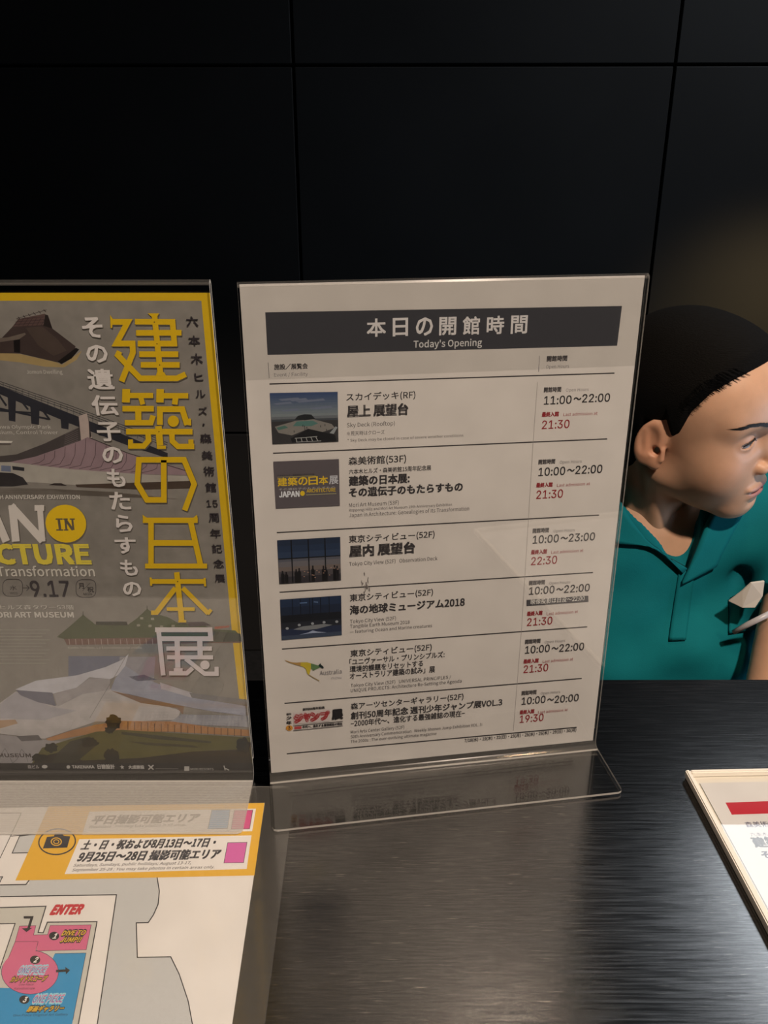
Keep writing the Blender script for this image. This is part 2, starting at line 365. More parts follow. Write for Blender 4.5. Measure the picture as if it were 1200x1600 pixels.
def head_sdf(P):
    x, y, z = P
    ay = np.abs(y); Q = (x, ay, z)
    d = ell(P, (-.006, 0, .048), (.098, .075, .086))
    d = s_min(d, ell(P, (.036, 0, .052), (.056, .061, .054)), .03)          # forehead
    d = s_min(d, ell(P, (.030, 0, -.012), (.058, .060, .068)), .03)         # mid face
    d = s_min(d, cap(Q, (.004, .046, -.040), (.062, .014, -.071), .017, .014), .030)   # jaw line
    d = s_min(d, ell(P, (.071, 0, -.073), (.0160, .018, .015)), .022)       # chin
    d = s_min(d, ell(P, (.066, 0, -.045), (.026, .030, .024)), .022)        # muzzle
    d = s_min(d, ell(Q, (.052, .038, -.018), (.028, .024, .030)), .026)     # cheek
    d = s_min(d, cap(Q, (.078, .010, .040), (.066, .044, .042), .010, .008), .020)    # brow
    d = s_min(d, cap(P, (-.022, 0, -.02), (-.050, 0, -.17), .047, .046), .020)    # neck
    d = s_min(d, cap(Q, (-.01, .050, -.04), (-.004, .018, -.168), .011, .010), .016)    # neck muscle
    # eye socket, lids
    d = s_max(d, -ell(Q, (.094, .032, .021), (.013, .019, .011)), .014)
    d = s_min(d, ell(Q, (.0725, .0315, .0195), (.0142, .0150, .0138)), .005)
    # nose
    d = s_min(d, cap(P, (.081, 0, .028), (.103, 0, -.010), .0055, .0075), .012)
    d = s_min(d, ell(P, (.1045, 0, -.0130), (.0100, .0095, .0080)), .006)
    d = s_min(d, ell(Q, (.0930, .0125, -.0165), (.0095, .0062, .0068)), .006)
    d = s_max(d, -ell(Q, (.0975, .0065, -.0235), (.005, .0032, .004)), .002)
    # lips
    d = s_min(d, ell(Q, (.0890, .008, -.0425), (.0070, .0150, .0046)), .005)
    d = s_min(d, ell(P, (.0875, 0, -.0525), (.0078, .0180, .0056)), .005)
    d = s_max(d, -ell(P, (.0975, 0, -.0470), (.0130, .0240, .0011)), .002)
    d = s_max(d, -ell(P, (.099, 0, -.0625), (.0105, .018, .005)), .008)
    # lid opening
    s15 = .13
    Rr = ((1, 0, 0), (0, math.cos(s15), math.sin(s15)), (0, -math.sin(s15), math.cos(s15)))
    d = s_max(d, -ell(Q, (.088, .0325, .0190), (.016, .0138, .0040), Rr), .0012)
    # ears
    ca, sa = math.cos(.30), math.sin(.30)
    Re = ((ca, sa, 0), (-sa, ca, 0), (0, 0, 1))
    ct, st = math.cos(-.18), math.sin(-.18)
    Rt = ((ct, 0, -st), (0, 1, 0), (st, 0, ct))
    Re = tuple(tuple(sum(Re[i][k] * Rt[k][j] for k in range(3)) for j in range(3)) for i in range(3))
    e = ell(Q, (-.010, .0775, .007), (.0170, .0050, .0285), Re)
    e = s_max(e, -ell(Q, (-.009, .0840, .012), (.0120, .0068, .0200), Re), .003)
    e = s_min(e, cap(Q, (.004, .074, .001), (.005, .0745, -.010), .0038, .0036), .003)   # tragus
    e = s_min(e, cap(Q, (-.016, .0775, .022), (-.014, .0775, -.006), .0030, .0030), .004)   # antihelix
    e = s_min(e, ell(Q, (-.003, .0745, -.018), (.0080, .0042, .0080)), .006)
    e = s_max(e, -ell(Q, (-.002, .0800, -.001), (.0060, .0090, .0060)), .002)
    d = s_min(d, e, .006)
    return d
def hair_sdf(P):
    x, y, z = P
    d = ell(P, (-.008, 0, .050), (.105, .081, .094))
    d = s_min(d, ell(P, (.034, 0, .060), (.060, .066, .058)), .03)
    d = s_min(d, cap(P, (-.045, 0, -.01), (-.062, 0, -.055), .055, .040), .03)
    # hair line: one smooth curve from the nape round the ear and up to the forehead
    line = np.interp(x, [-.13, -.045, -.022, .004, .012, .020, .030, .045, .060, .075, .088, .12],
                        [-.09, -.075, .020, .036, .012, .020, .052, .078, .092, .103, .114, .13]).astype(np.float32)
    side = (line - z) * .75
    d = d + .0055 * np.clip(1 - (z - line) / .022, 0, 1)      # the hair lies thinner towards its edge
    d = s_max(d, side, .006)
    bun = ell(P, (-.118, 0, .045), (.034, .038, .036))
    return s_min(d, bun, .012)

# ---------------------------------------------------------------- bent acrylic sign holders
def holder(O, yaw, width, height, foot, label, zb, scuffed=False, lean=0.0, corner=.003, gap=.0022):
    """one sheet of acrylic bent from the foot up the front, over the top and down the back"""
    t = .0014
    root = tag(empty('sign_holder', (O[0], O[1], zb), yaw), label, 'sign holder', 'clear acrylic sign holders')
    # profile in (n toward the viewer, z), left side of the sheet (outer face)
    def strip(name, prof, ulos, uhis, m, smooth=True, bends=()):
        bm = bmesh.new(); n = len(prof); rows = []
        for i, (a, z) in enumerate(prof):
            p0 = prof[max(i - 1, 0)]; p1 = prof[min(i + 1, n - 1)]
            d = Vector((p1[0] - p0[0], p1[1] - p0[1])).normalized(); nn = Vector((-d.y, d.x))
            A = Vector((a, z)) - nn * t / 2; B = Vector((a, z)) + nn * t / 2; r = []
            for q in (A, B):
                for u_ in (ulos[i], uhis[i]): r.append(bm.verts.new((u_ + lean * q.y, -q.x, q.y)))
            rows.append(r)
        for i_, (a, b) in enumerate(zip(rows, rows[1:])):
            for q in ((0, 1, 1, 0), (3, 2, 2, 3)): bm.faces.new((a[q[0]], a[q[1]], b[q[2]], b[q[3]])).material_index = 2 if i_ in bends else 0
            for q in ((0, 2), (1, 3)):
                f_ = bm.faces.new((a[q[0]], a[q[1]], b[q[1]], b[q[0]])); f_.material_index = 1
        for r in (rows[0], rows[-1]):
            f_ = bm.faces.new((r[0], r[1], r[3], r[2])); f_.material_index = 1
        bmesh.ops.recalc_face_normals(bm, faces=bm.faces[:])
        return bm_obj(name, bm, [m, acrylic_edge, acrylic_bend], root, False)
    R = .0045; z0 = t / 2; n0 = gap / 2 + t / 2
    arc = [(n0 + R - R * math.sin(a), z0 + R - R * math.cos(a)) for a in [math.pi / 2 * k / 16 for k in range(17)]]
    k = corner
    ft = [(foot, z0), (foot - k * .3, z0), (foot - k, z0), (foot * .5, z0)] + arc[:1]
    lo = [k, k * .3, 0, 0, 0]; 
    pf = strip('foot_plate', ft, lo, [width - a for a in lo], acrylic_scuffed if scuffed else acrylic)
    top = height
    rt = gap / 2 + t / 2
    over = [(rt * math.cos(a), top - rt + rt * math.sin(a)) for a in [math.pi * q / 8 for q in range(9)]]
    body = arc + over + [(-rt, .012)]
    strip('folded_panel', body, [0] * len(body), [width] * len(body), acrylic, bends=set(range(16)) | set(range(17, 25)))
    return root

# right holder: the timetable ; left holder: the exhibition poster
YA = .1511925
OA = Vector((-.0705946, .4242282, 0)); UA = Vector((math.cos(YA), math.sin(YA), 0)); NA = Vector((math.sin(YA), -math.cos(YA), 0))
ha = holder(OA - UA * .0006, YA, .2112, .2995, .0471, 'clear acrylic holder standing upright around the opening hours timetable', .0012)
OB = Vector((-.2936, .4262, 0)); LB = -.0122
hb = holder((OB.x, OB.y), 0, .2125, .3005, .0500, 'clear acrylic holder with scuffed foot around the yellow exhibition poster at left', .0012, True, LB)

# ---------------------------------------------------------------- timetable sheet
nt_ = tag(empty('opening_hours_notice', tuple(OA + Vector((0, 0, .0024)))), 'white printed timetable of opening hours inside the right acrylic holder', 'notice')
nt_.location = (0, 0, 0)
tlt = .004436
VA = Vector((0, 0, 1)) * math.cos(tlt) - NA * math.sin(tlt)
S = Sheet(OA + Vector((0, 0, .0044)), UA, VA, (166, 149, 134), lambda y: -(.017 + (y - 430) * .000109), nt_, .68)
S.block('paper_sheet', 0.0004, 0, .2096, S.uv(373.6, 444.5)[1], .00025, copy_paper)
BK, RD, GY = (44, 38, 36), (112, 28, 30), (96, 86, 80)
S.poly([(414.4, 488), (971.9, 478), (964.2, 540.3), (418, 554.7)], (50, 46, 46)); S.flush('header_bar')
for ch, a, b in zip('本日の開館時間', (573.1, 613.6, 649.6, 686, 722.5, 760, 797.6), (603, 637.7, 676.8, 713.4, 750.3, 788.5, 825)):
    k = (a - 573) * .0215; S.char(ch, a, b, 497.2 - k, 526.6 - k, (176, 160, 148), .006)
S.text("Today's Opening", 646, 543.2, 753, 10.5, (170, 156, 144), .004); S.flush('headline_lettering', 'pale lettering on the dark bar')
S.text('施設／展覧会', 428.5, 577.8, 481, 8.2, BK, .008); S.text('Event / Facility', 428.5, 588.6, 481, 5.4, GY)
S.stroke([(419, 566.5), (420.5, 591)], .9, GY); S.flush('column_lettering')
S.text('開館時間', 854, 564.8, 886, 8, BK, .012); S.text('Open Hours', 853, 575.6, 889, 5, GY)
S.stroke([(842.8, 556), (841.6, 581)], .9, GY); S.flush('column_lettering')
for p, q in (((421, 600), (960, 583)), ((426.6, 708.2), (948.6, 685.8)), ((432.6, 832.2), (936.2, 804.8)), ((436.8, 925.4), (926.5, 894.5)), ((440.5, 1014.2), (917.5, 979.4)), ((444.5, 1099), (909, 1060)), ((448, 1177.8), (901, 1136.4))):
    S.stroke([p, q], 1.9, BK); S.flush('rule_line')
S.stroke([(839.8, 597), (833, 690), (826, 805), (815, 980), (802, 1142)], .7, (120, 106, 96)); S.flush('column_line')
rows = [
 ([('スカイデッキ(RF)', 541, 626.8, 649, 11.6, .004, 0), ('屋上 展望台', 542, 652, 638, 17, .014, 0), ('Sky Deck (Rooftop)', 542, 667.6, 617, 6.4, 0, 1), ('※荒天時はクローズ', 542, 681, 601, 6.6, 0, 1), ('* Sky Deck may be closed in case of severe weather conditions', 543, 690.4, 724, 4.2, 0, 1)],
  (849.5, 613, 632.4, 846.3, 651.4, 670.6, 13, '11:00〜22:00', '21:30', 103)),
 ([('森美術館(53F)', 544.5, 727, 634.5, 12, .005, 0), ('六本木ヒルズ・森美術館15周年記念展', 545, 741.2, 673.5, 7.6, .004, 0), ('建築の日本展:', 545, 759.2, 640, 14, .012, 0), ('その遺伝子のもたらすもの', 545, 777, 723, 13.5, .012, 0), ('Mori Art Museum (53F)', 545.5, 792.4, 623, 6, 0, 1), ('Roppongi Hills and Mori Art Museum 15th Anniversary Exhibition', 545.5, 799.4, 706, 4.2, 0, 1), ('Japan in Architecture: Genealogies of Its Transformation', 545.5, 808.2, 733, 6, 0, 1)],
  (841, 725.6, 744, 837.5, 761.8, 779.7, 12.8, '10:00〜22:00', '21:30', 99.5)),
 ([('東京シティビュー(52F)', 545, 848.4, 679, 10.8, .005, 0), ('屋内 展望台', 545.5, 870.4, 648.5, 16.6, .014, 0), ('Tokyo City View (52F)   Observation Deck', 545.5, 884.2, 683.5, 5.8, 0, 1)],
  (832, 833, 849.6, 829.3, 866.4, 883.2, 12.3, '10:00〜23:00', '22:30', 97)),
 ([('東京シティビュー(52F)', 546.5, 939.8, 676.5, 10.5, .005, 0), ('海の地球ミュージアム2018', 546.5, 960.4, 726, 13.2, .010, 0), ('Tokyo City View (52F)', 547, 973.8, 618.5, 5.4, 0, 1), ('Tangible Earth Museum 2018', 547, 981.4, 640, 5.2, 0, 1), ('— featuring Ocean and Marine creatures', 547, 989.6, 675, 4.8, 0, 1)],
  (826.3, 914.4, 929.4, 823, 962.4, 978.2, 11.8, '10:00〜22:00', '21:30', 94.5)),
 ([('東京シティビュー(52F)', 547.5, 1026.4, 674.5, 10, .005, 0), ('「ユニヴァーサル・プリンシプルズ:', 546, 1039.4, 694.5, 9.2, .006, 0), ('環境的課題をリセットする', 546.5, 1050.6, 661, 9.2, .006, 0), ('オーストラリア建築の試み」展', 546.5, 1061.6, 679.5, 9.6, .006, 0), ('Tokyo City View (52F)   UNIVERSAL PRINCIPLES /', 548, 1073.6, 704.5, 5, 0, 1), ('UNIQUE PROJECTS: Architecture Re-Setting the Agenda', 548, 1081.4, 721, 5, 0, 1)],
  (820, 1006.2, 1021.4, 817.6, 1036.8, 1051.6, 11.6, '10:00〜22:00', '21:30', 92)),
 ([('森アーツセンターギャラリー(52F)', 548, 1108.8, 724, 9.6, .005, 0), ('創刊50周年記念 週刊少年ジャンプ展VOL.3', 548, 1124, 784.5, 10.6, .008, 0), ('−2000年代〜、進化する最強雑誌の現在−', 548, 1135.6, 726, 9.4, .006, 0), ('Mori Arts Center Gallery (52F)', 548, 1146, 631.5, 4.8, 0, 1), ('50th Anniversary Commemoration   Weekly Shonen Jump Exhibition VOL. 3:', 548, 1153.4, 753.5, 4.6, 0, 1), ('The 2000s : The ever-evolving ultimate magazine', 548, 1160.8, 682, 4.4, 0, 1)],
  (814.6, 1086.2, 1101.2, 811.6, 1116, 1129.4, 11.2, '10:00〜20:00', '19:30', 89)),
]
for left, (x, y1, y2, xr, y3, y4, H, hrs, last, wd) in rows:
    for body, x0, yb, x1, h_, bold, grey in left: S.text(body, x0, yb, x1, h_, (74, 65, 60) if grey else BK, bold)
    S.flush('lettering')
    k = wd / 103
    S.text('開館時間', x, y1, x + 27 * k, 7.2 * k, (60, 52, 48), .012); S.text('Open Hours', x + 34.5 * k, y1 - 1, x + 70 * k, 4.8 * k, (112, 100, 92))
    h1, h2 = hrs.split('〜'); S.text(h1, x, y2, x + wd * .418, H, BK, .010); S.text('〜', x + wd * .447, y2 - H * .02 - wd * .02, x + wd * .565, H, BK, .010); S.text(h2, x + wd * .578, y2 - wd * .578 * .055, x + wd, H, BK, .010)
    if y2 == 929.4:
        S.poly([(822.6, 937.2), (919, 930.6), (919.4, 940.2), (822.6, 947)], (58, 52, 50)); S.text('映像投影は日没〜22:00', 829, 944.4, 913, 7.4, (190, 175, 160))
    S.flush('opening_hours_lettering')
    S.text('最終入館', xr, y3, xr + 26.6 * k, 7 * k, RD, .012); S.text('Last admission at', xr + 33.7 * k, y3 - 1.2, xr + 87 * k, 4.8 * k, (130, 60, 58))
    S.text(last, xr, y4, xr + 43 * k, H * 1.02, RD, .006, ref='H'); S.flush('last_admission_lettering', 'dark red lettering')
S.text('7/18(水)・19(木)・22(日)・23(月)・25(水)・26(木)・29(日)・30(月)', 725.5, 1159.8, 900, 5.6, BK, .006); S.flush('footnote_lettering')
def grad(S, q, bands, name=None):
    """quad q = tl,tr,br,bl split in horizontal bands of (fraction, colour)"""
    def L(f): return [(q[0][i] + (q[3][i] - q[0][i]) * f) for i in (0, 1)], [(q[1][i] + (q[2][i] - q[1][i]) * f) for i in (0, 1)]
    f0 = 0
    for f1, c_ in bands:
        a, b = L(f0); c2, d = L(f1); S.poly([a, b, d, c2], c_); f0 = f1
def inq(q, x, y):
    a = [q[0][i] + (q[1][i] - q[0][i]) * x for i in (0, 1)]; b = [q[3][i] + (q[2][i] - q[3][i]) * x for i in (0, 1)]
    return (a[0] + (b[0] - a[0]) * y, a[1] + (b[1] - a[1]) * y)
rnd = random.Random(4)
# picture 1: rooftop deck
q = [(421.5, 614), (527.5, 612), (528.8, 690), (425.7, 694)]
cols = [(44 + i * 6, 52 + i * 5, 72 + i * 2) for i in range(9)]
grad(S, q, [((i + 1) * .052, c_) for i, c_ in enumerate(cols)] + [(.52, (78, 76, 74)), (.56, (50, 50, 50)), (1, (42, 38, 36))])
for k in range(9): 
    x, y = rnd.random() * .7, rnd.uniform(.1, .36); S.poly([inq(q, x, y), inq(q, x + .25, y - .03), inq(q, x + .28, y + .01), inq(q, x + .05, y + .03)], (82, 82, 90))
S.poly([inq(q, *p) for p in ((.05, .66), (.35, .56), (.62, .53), (.9, .64), (.95, .72), (.75, .80), (.55, .72), (.3, .84), (.1, .78))], (98, 88, 78))
S.poly([inq(q, *p) for p in ((.32, .66), (.38, .57), (.62, .56), (.70, .62), (.6, .67))], (62, 84, 74))
S.poly([inq(q, *p) for p in ((.07, .68), (.2, .64), (.25, .69), (.1, .73))], (58, 78, 66))
S.poly([inq(q, *p) for p in ((.35, .53), (.40, .46), (.5, .43), (.6, .44), (.66, .53), (.5, .55))], (26, 26, 26))
S.poly([inq(q, *p) for p in ((.28, .90), (.55, .72), (.95, .86), (.97, .99), (.3, .99))], (22, 20, 20))
for k in range(5): S.stroke([inq(q, .36 + k * .075, .89), inq(q, .37 + k * .08, .97)], 1, (130, 122, 112))
S.stroke([inq(q, .34, .90), inq(q, .68, .88)], .9, (130, 122, 112)); S.stroke([inq(q, .36, .975), inq(q, .74, .97)], 1, (120, 112, 104))
S.poly([inq(q, *p) for p in ((.87, .82), (.96, .69), (.99, .71), (.93, .84))], (110, 106, 100))
for k in range(12):
    x = rnd.uniform(.08, .9); y = rnd.uniform(.62, .82); S.stroke([inq(q, x, y), inq(q, x, y + .04)], 1, (30, 28, 28))
S.flush('picture', 'small printed picture of a round rooftop deck under blue sky')
# picture 2: exhibition title card
q = [(427, 721), (529.5, 717), (531, 790), (431, 794.5)]
S.poly(q, (70, 60, 58))
for i, ch in enumerate('建築の日本展'):
    a = inq(q, .055 + i * .158, .34); b = inq(q, .055 + i * .158 + .135, .54); S.char(ch, a[0], b[0], a[1], b[1], (170, 132, 26) if i < 5 else (150, 140, 134), .006)
S.text('その遺伝子のもたらすもの', *inq(q, .06, .62), inq(q, .93, .6)[0], 3.4, (140, 128, 118), slope=-.04)
S.text('JAPAN', *inq(q, .06, .76), inq(q, .38, .7)[0], 8.4, (170, 160, 152), .02, slope=-.04)
e = inq(q, .425, .70); S.ell(e[0], e[1], 3.6, 3.9, (170, 134, 24)); S.text('ARCHITECTURE', *inq(q, .49, .685), inq(q, .94, .6)[0], 5.2, (150, 118, 30), .01, slope=-.04)
S.stroke([inq(q, .48, .735), inq(q, .95, .735)], .8, (140, 126, 80)); S.stroke([inq(q, .05, .335), inq(q, .64, .335)], .8, (120, 106, 60))
S.text('六本木ヒルズ・森美術館15周年記念展', *inq(q, .05, .32), inq(q, .62, .3)[0], 3, (30, 26, 26), slope=-.03)
S.flush('picture', 'small dark printed title card with yellow letters')
# picture 3: observation deck windows
q = [(433, 844), (531.5, 838.5), (532.8, 906.5), (436.5, 912.5)]
grad(S, q, [(.14, (26, 32, 44)), (.28, (28, 36, 50)), (.43, (34, 42, 56)), (.50, (66, 62, 64)), (.62, (80, 72, 70)), (.72, (84, 70, 62)), (.84, (58, 50, 48)), (1, (38, 33, 34))])
S.stroke([inq(q, 0, .43), inq(q, 1, .43)], 1.8, (14, 14, 16))
for x in (.22, .49, .755): S.stroke([inq(q, x, 0), inq(q, x, 1)], 1.9, (12, 12, 14))
for x, h_ in ((.06, .3), (.12, .27), (.28, .32), (.33, .34), (.55, .38), (.72, .36), (.76, .33), (.9, .36), (.94, .34)):
    S.poly([inq(q, x - .025, 1), inq(q, x - .028, 1 - h_ * .75), inq(q, x - .012, 1 - h_ * .82), inq(q, x - .012, 1 - h_), inq(q, x + .012, 1 - h_), inq(q, x + .012, 1 - h_ * .82), inq(q, x + .03, 1 - h_ * .7), inq(q, x + .025, 1)], (15, 13, 14))
for k in range(14):
    x, y = rnd.uniform(.38, .95), rnd.uniform(.68, .97); S.ell(*inq(q, x, y), 1.3, .8, (120, 88, 70), 8)
S.flush('picture', 'small printed picture of visitors before tall night windows')
# picture 4: dark blue hall
q = [(437.5, 936.5), (533, 930), (534, 992), (440, 1000)]
grad(S, q, [(.2, (24, 33, 48)), (.4, (20, 26, 38)), (.58, (14, 15, 19)), (.74, (26, 26, 30)), (.9, (28, 32, 46)), (1, (44, 48, 58))])
for x in (.2, .33, .48, .53, .66, .8): S.stroke([inq(q, x, 0), inq(q, x, .55)], 1.2, (10, 12, 18))
S.poly([inq(q, *p) for p in ((.2, .76), (.35, .70), (.7, .68), (.85, .72), (.6, .79), (.4, .80))], (92, 88, 84))
for x, y in ((.1, .72), (.3, .66), (.52, .65), (.71, .64), (.92, .65)): S.ell(*inq(q, x, y), 2.4, 2.0, (116, 112, 108), 12)
S.poly([inq(q, *p) for p in ((.3, .9), (.45, .86), (.52, .82), (.6, .86), (.75, .9), (.52, .885))], (120, 120, 128))
S.stroke([inq(q, .32, .12), inq(q, .44, .12)], 1.6, (70, 84, 104)); S.stroke([inq(q, .55, .11), inq(q, .62, .13)], 2, (66, 76, 92))
S.flush('picture', 'small printed picture of a dark blue hall with white domes')
# leaping kangaroo mark
z = (430, 1020, 10)
S.poly([(144, 109), (180, 118), (260, 145), (330, 150), (400, 145), (400, 205), (330, 185), (250, 160), (170, 128)], (132, 96, 50), z)
S.poly([(398, 145), (500, 145), (560, 160), (560, 240), (530, 345), (500, 320), (480, 250), (440, 215), (398, 205)], (150, 124, 34), z)
S.poly([(558, 160), (670, 192), (700, 165), (730, 200), (700, 225), (590, 275), (575, 250), (558, 242)], (70, 88, 52), z)
S.poly([(672, 192), (690, 178), (705, 160), (715, 180), (745, 205), (762, 232), (735, 240), (700, 222)], (22, 30, 28), z)
S.stroke([(525, 340), (600, 385), (690, 435)], 14, (120, 96, 60), z)
S.text('Australia', 499.5, 1054.6, 534, 6.6, (100, 90, 86)); S.text('now', 518, 1061, 534.5, 4.6, (140, 126, 118)); S.flush('emblem', 'leaping kangaroo emblem in ochre and green')
# magazine exhibition wordmark
S.poly([(280, 935), (860, 870), (850, 1065), (400, 1100), (285, 1110)], (160, 140, 128), z)
for ch, a, b in zip('ジャンプ', (284, 425, 540, 690), (440, 560, 700, 858)): 
    y = 935 - (a - 284) * .11; S.char(ch, 430 + a / 10, 430 + b / 10, 1020 + y / 10, 1020 + (y + 172) / 10, (122, 34, 34), .055)
S.char('展', 518, 536, 1106.5, 1125, (26, 22, 22), .03); S.char('少', 447.5, 455.5, 1118, 1124.5, (26, 22, 22), .02); S.char('年', 447.5, 455.5, 1125.5, 1132, (26, 22, 22), .02)
S.text('週刊', 447.5, 1117.2, 455, 3, (26, 22, 22), .02); S.text('創刊50周年記念', 473, 1110, 507.5, 3.6, (26, 22, 22), .02, slope=-.1)
S.ell(452, 1137, 5.4, 4.2, (160, 102, 34)); S.text('3', 450.2, 1139.6, 453.8, 5.4, (40, 24, 20), .02)
S.stroke([(458, 1133.6), (535.6, 1126.4)], .8, (40, 34, 34)); S.stroke([(458, 1141.2), (535.6, 1133.6)], .8, (40, 34, 34))
S.poly([(460, 1135), (471, 1134), (471, 1138), (460, 1139)], (140, 50, 48)); S.text('年代〜、進化する最強雑誌の現在', 472.5, 1137.6, 535, 3.8, (34, 28, 28), .012, slope=-.09)
S.flush('emblem', 'red and black magazine exhibition wordmark')
# old smudge on the sheet
for k in range(26):
    x = 571 + rnd.gauss(0, 3); y = 912 + rnd.gauss(0, 9); S.stroke([(x, y), (x + rnd.uniform(-1, 1), y + rnd.uniform(2, 5))], rnd.uniform(.5, 1.2), (100, 86, 78))
S.flush('smudge', 'dark vertical smudge on the paper')

# ---------------------------------------------------------------- exhibition poster
po = tag(empty('exhibition_poster'), 'yellow-bordered grey exhibition poster with big yellow characters in the left acrylic holder', 'poster')
Q = Sheet(OB + Vector((.0002, 0, .0046)), (1, 0, LB * -1 * 0), (LB, 0, 1), (186, 174, 158), 0, po)
Q.U = Vector((1, 0, 0)); Q.V = Vector((LB, 0, 1)).normalized(); Q.N = Vector((0, -1, 0))
def uvB(x, y, s=Q):
    d = ray(x, y); P = CAM + d * ((s.O - CAM).dot(s.N) / d.dot(s.N)) - s.O
    v = P.z / s.V.z; return P.x - s.V.x * v, v
Q.uv = uvB
Q.block('paper_sheet', 0, 0, Q.uv(350, 800)[0] * 0 + .2118, Q.uv(328, 458)[1], .00025, paper)
BG = (114, 106, 94)
Q.poly([(-420, 457.5), (328, 457.5), (396, 1206), (-420, 1212)], (178, 142, 22)); Q.flush('border', 'yellow printed border')
Q.poly([(-420, 470), (314.5, 470), (363.5, 1000), (374, 1093), (387, 1093), (396, 1206), (-420, 1212)], BG); Q.flush('backdrop', 'grey printed backdrop', ink_art)
# hut
D = Q.poly
D([(0, 551), (31, 553), (88, 566), (97, 570), (128, 548), (120, 562), (100, 574), (70, 573), (30, 566), (-30, 560), (-30, 548)], (138, 116, 74))
D([(-26, 552), (-20, 540), (0, 531), (19.5, 510.5), (67.5, 507.5), (82, 513.5), (118, 541), (117, 545), (97, 567), (88.5, 566), (31.5, 552.5), (0, 552)], (54, 43, 38))
D([(40, 512), (66, 510), (90, 530), (104, 548), (84, 556), (60, 540)], (64, 52, 44))
D([(19.5, 510.5), (28.5, 498.5), (70.5, 490), (67.5, 508)], (74, 56, 50)); D([(70.5, 491), (75, 492.5), (82, 513.5), (67.5, 509)], (34, 27, 24))
for k in range(7): Q.stroke([(22 + k * 7, 509), (31 + k * 6.6, 497)], .6, (46, 34, 32))
for k in range(3): Q.stroke([(22 + k * 2, 507 - k * 4), (69, 504 - k * 4.5)], .6, (46, 34, 32))
Q.stroke([(25.5, 498), (73, 484)], .8, (50, 40, 36))
for k in range(6): Q.stroke([(28 + k * 8, 495 - k * 2.3), (31 + k * 8.2, 498.5 - k * 2.2)], 1, (40, 30, 28))
D([(90, 565), (118.5, 543.5), (124, 545.7), (112, 560), (96, 569)], (22, 18, 16))
D([(13, 527), (39, 520), (40.5, 522.5), (30, 530), (0, 534.5), (-25, 538), (-20, 530)], (92, 80, 68)); D([(21, 532), (31.5, 530), (31.5, 551), (22, 550)], (20, 16, 15))
Q.flush('hut_picture', 'printed picture of a thatched hut', ink_art)
Q.text('Jomon Dwelling', 42, 584, 98, 6, (168, 158, 142)); Q.flush('caption')
# bridge
K = (38, 37, 40)
D([(-40, 588), (0, 603), (120, 650), (205, 684), (262, 708), (262, 716), (205, 698), (120, 666), (60, 641), (0, 616), (-40, 602)], K)
for o_ in (0, 3.5, 7): Q.stroke([(-40, 582 + o_), (0, 596 + o_), (110, 634 + o_), (205, 669 + o_), (262, 692 + o_)], .9, K)
for k in range(26): Q.stroke([(-5 + k * 10, 595 + k * 3.6), (-5 + k * 10, 604 + k * 3.7)], .7, K)
for x0, x1, y0, y1 in ((-30, -16, 600, 655), (12, 25, 618, 659), (47, 62, 630, 664), (94, 108, 648, 671), (152, 164, 668, 682)): D([(x0, y0), (x1, y0 + 4), (x1 - 1, y1), (x0 + 2, y1 - 2)], K)
for a, b in (((-20, 634), (76, 655)), ((-20, 640), (60, 646)), ((30, 622), (44, 640)), ((66, 640), (78, 656)), ((-5, 612), (10, 634)), ((108, 660), (126, 664))): Q.stroke([a, b], 3, K)
Q.flush('bridge_picture', 'printed picture of a dark bridge', ink_art)
# sweeping roof hall
D([(123, 650), (135.7, 645.7), (144, 684), (127, 690)], (156, 138, 124)); D([(138, 650), (143, 682), (140, 684)], (50, 42, 38))
D([(-40, 712), (0, 712.6), (25.7, 710), (69.7, 693), (124.7, 666.8), (126.5, 689), (91.7, 701.5), (55, 714), (14.7, 722), (-40, 722)], (62, 55, 51))
D([(14.7, 722), (55, 713.5), (91.7, 700.7), (126.5, 688), (137, 683), (165, 695), (220, 715), (290, 733), (295, 742), (215, 741), (110, 733), (60, 727)], (124, 102, 100))
for k in range(12):
    x = 70 + k * 16; yt = 709 - (x - 66) * .36 if x < 132 else 684 + (x - 137) * .36; yb = 727 + (x - 60) * .07
    if yt < yb - 6: Q.stroke([(x, yt + 2), (x - 1, yt * .5 + yb * .5), (x - 8, yb - 5), (x - 26, yb - 1)], .8, (66, 50, 50))
Q.stroke([(140, 684), (200, 708), (292, 736)], 1.2, (48, 40, 38))
for k in range(7): Q.stroke([(100 + k * .3, 697 - k * 3.0), (122, 688 - k * 3.2)], .6, (96, 86, 80))
D([(-40, 722), (14, 722), (60, 727), (110, 733), (220, 741), (295, 744), (306, 756), (220, 757), (120, 758), (40, 753), (-40, 748)], (142, 133, 118))
D([(118, 757), (306, 751), (306, 763), (220, 765), (120, 761)], (62, 50, 40)); D([(-40, 736), (20, 739), (36, 746), (44, 757), (20, 760), (-40, 760)], (44, 40, 38))
D([(19, 728), (38, 730.5), (38, 736), (20, 734)], (40, 38, 40)); D([(2, 727), (17, 728), (17, 737), (2, 736)], (92, 96, 108)); D([(76, 758), (84, 755), (96, 755), (105, 759)], (44, 36, 32))
D([(-30, 688), (20, 689), (18, 692), (-30, 692)], (178, 168, 152)); D([(-30, 692), (17, 692.5), (17, 695), (-30, 695)], (80, 70, 64))
for k in range(9): Q.stroke([(-10, 763 + k * 1.6), (80 + k * 5, 764 + k * 1.2), (180 + k * 12, 769 + k * 1.3)], .6, (92, 82, 70))
Q.flush('hall_picture', 'printed picture of a hall with a sweeping roof', ink_art)
LT = (172, 162, 146)
Q.text('Yoyogi National Gymnasium', -70, 662, 20, 1, BG) if False else None
Q.text('Komazawa Olympic Park', -34, 669.6, 80, 5.4, LT); Q.text('Gymnasium, Control Tower', -34, 678.2, 91, 5.4, LT)
Q.flush('caption')
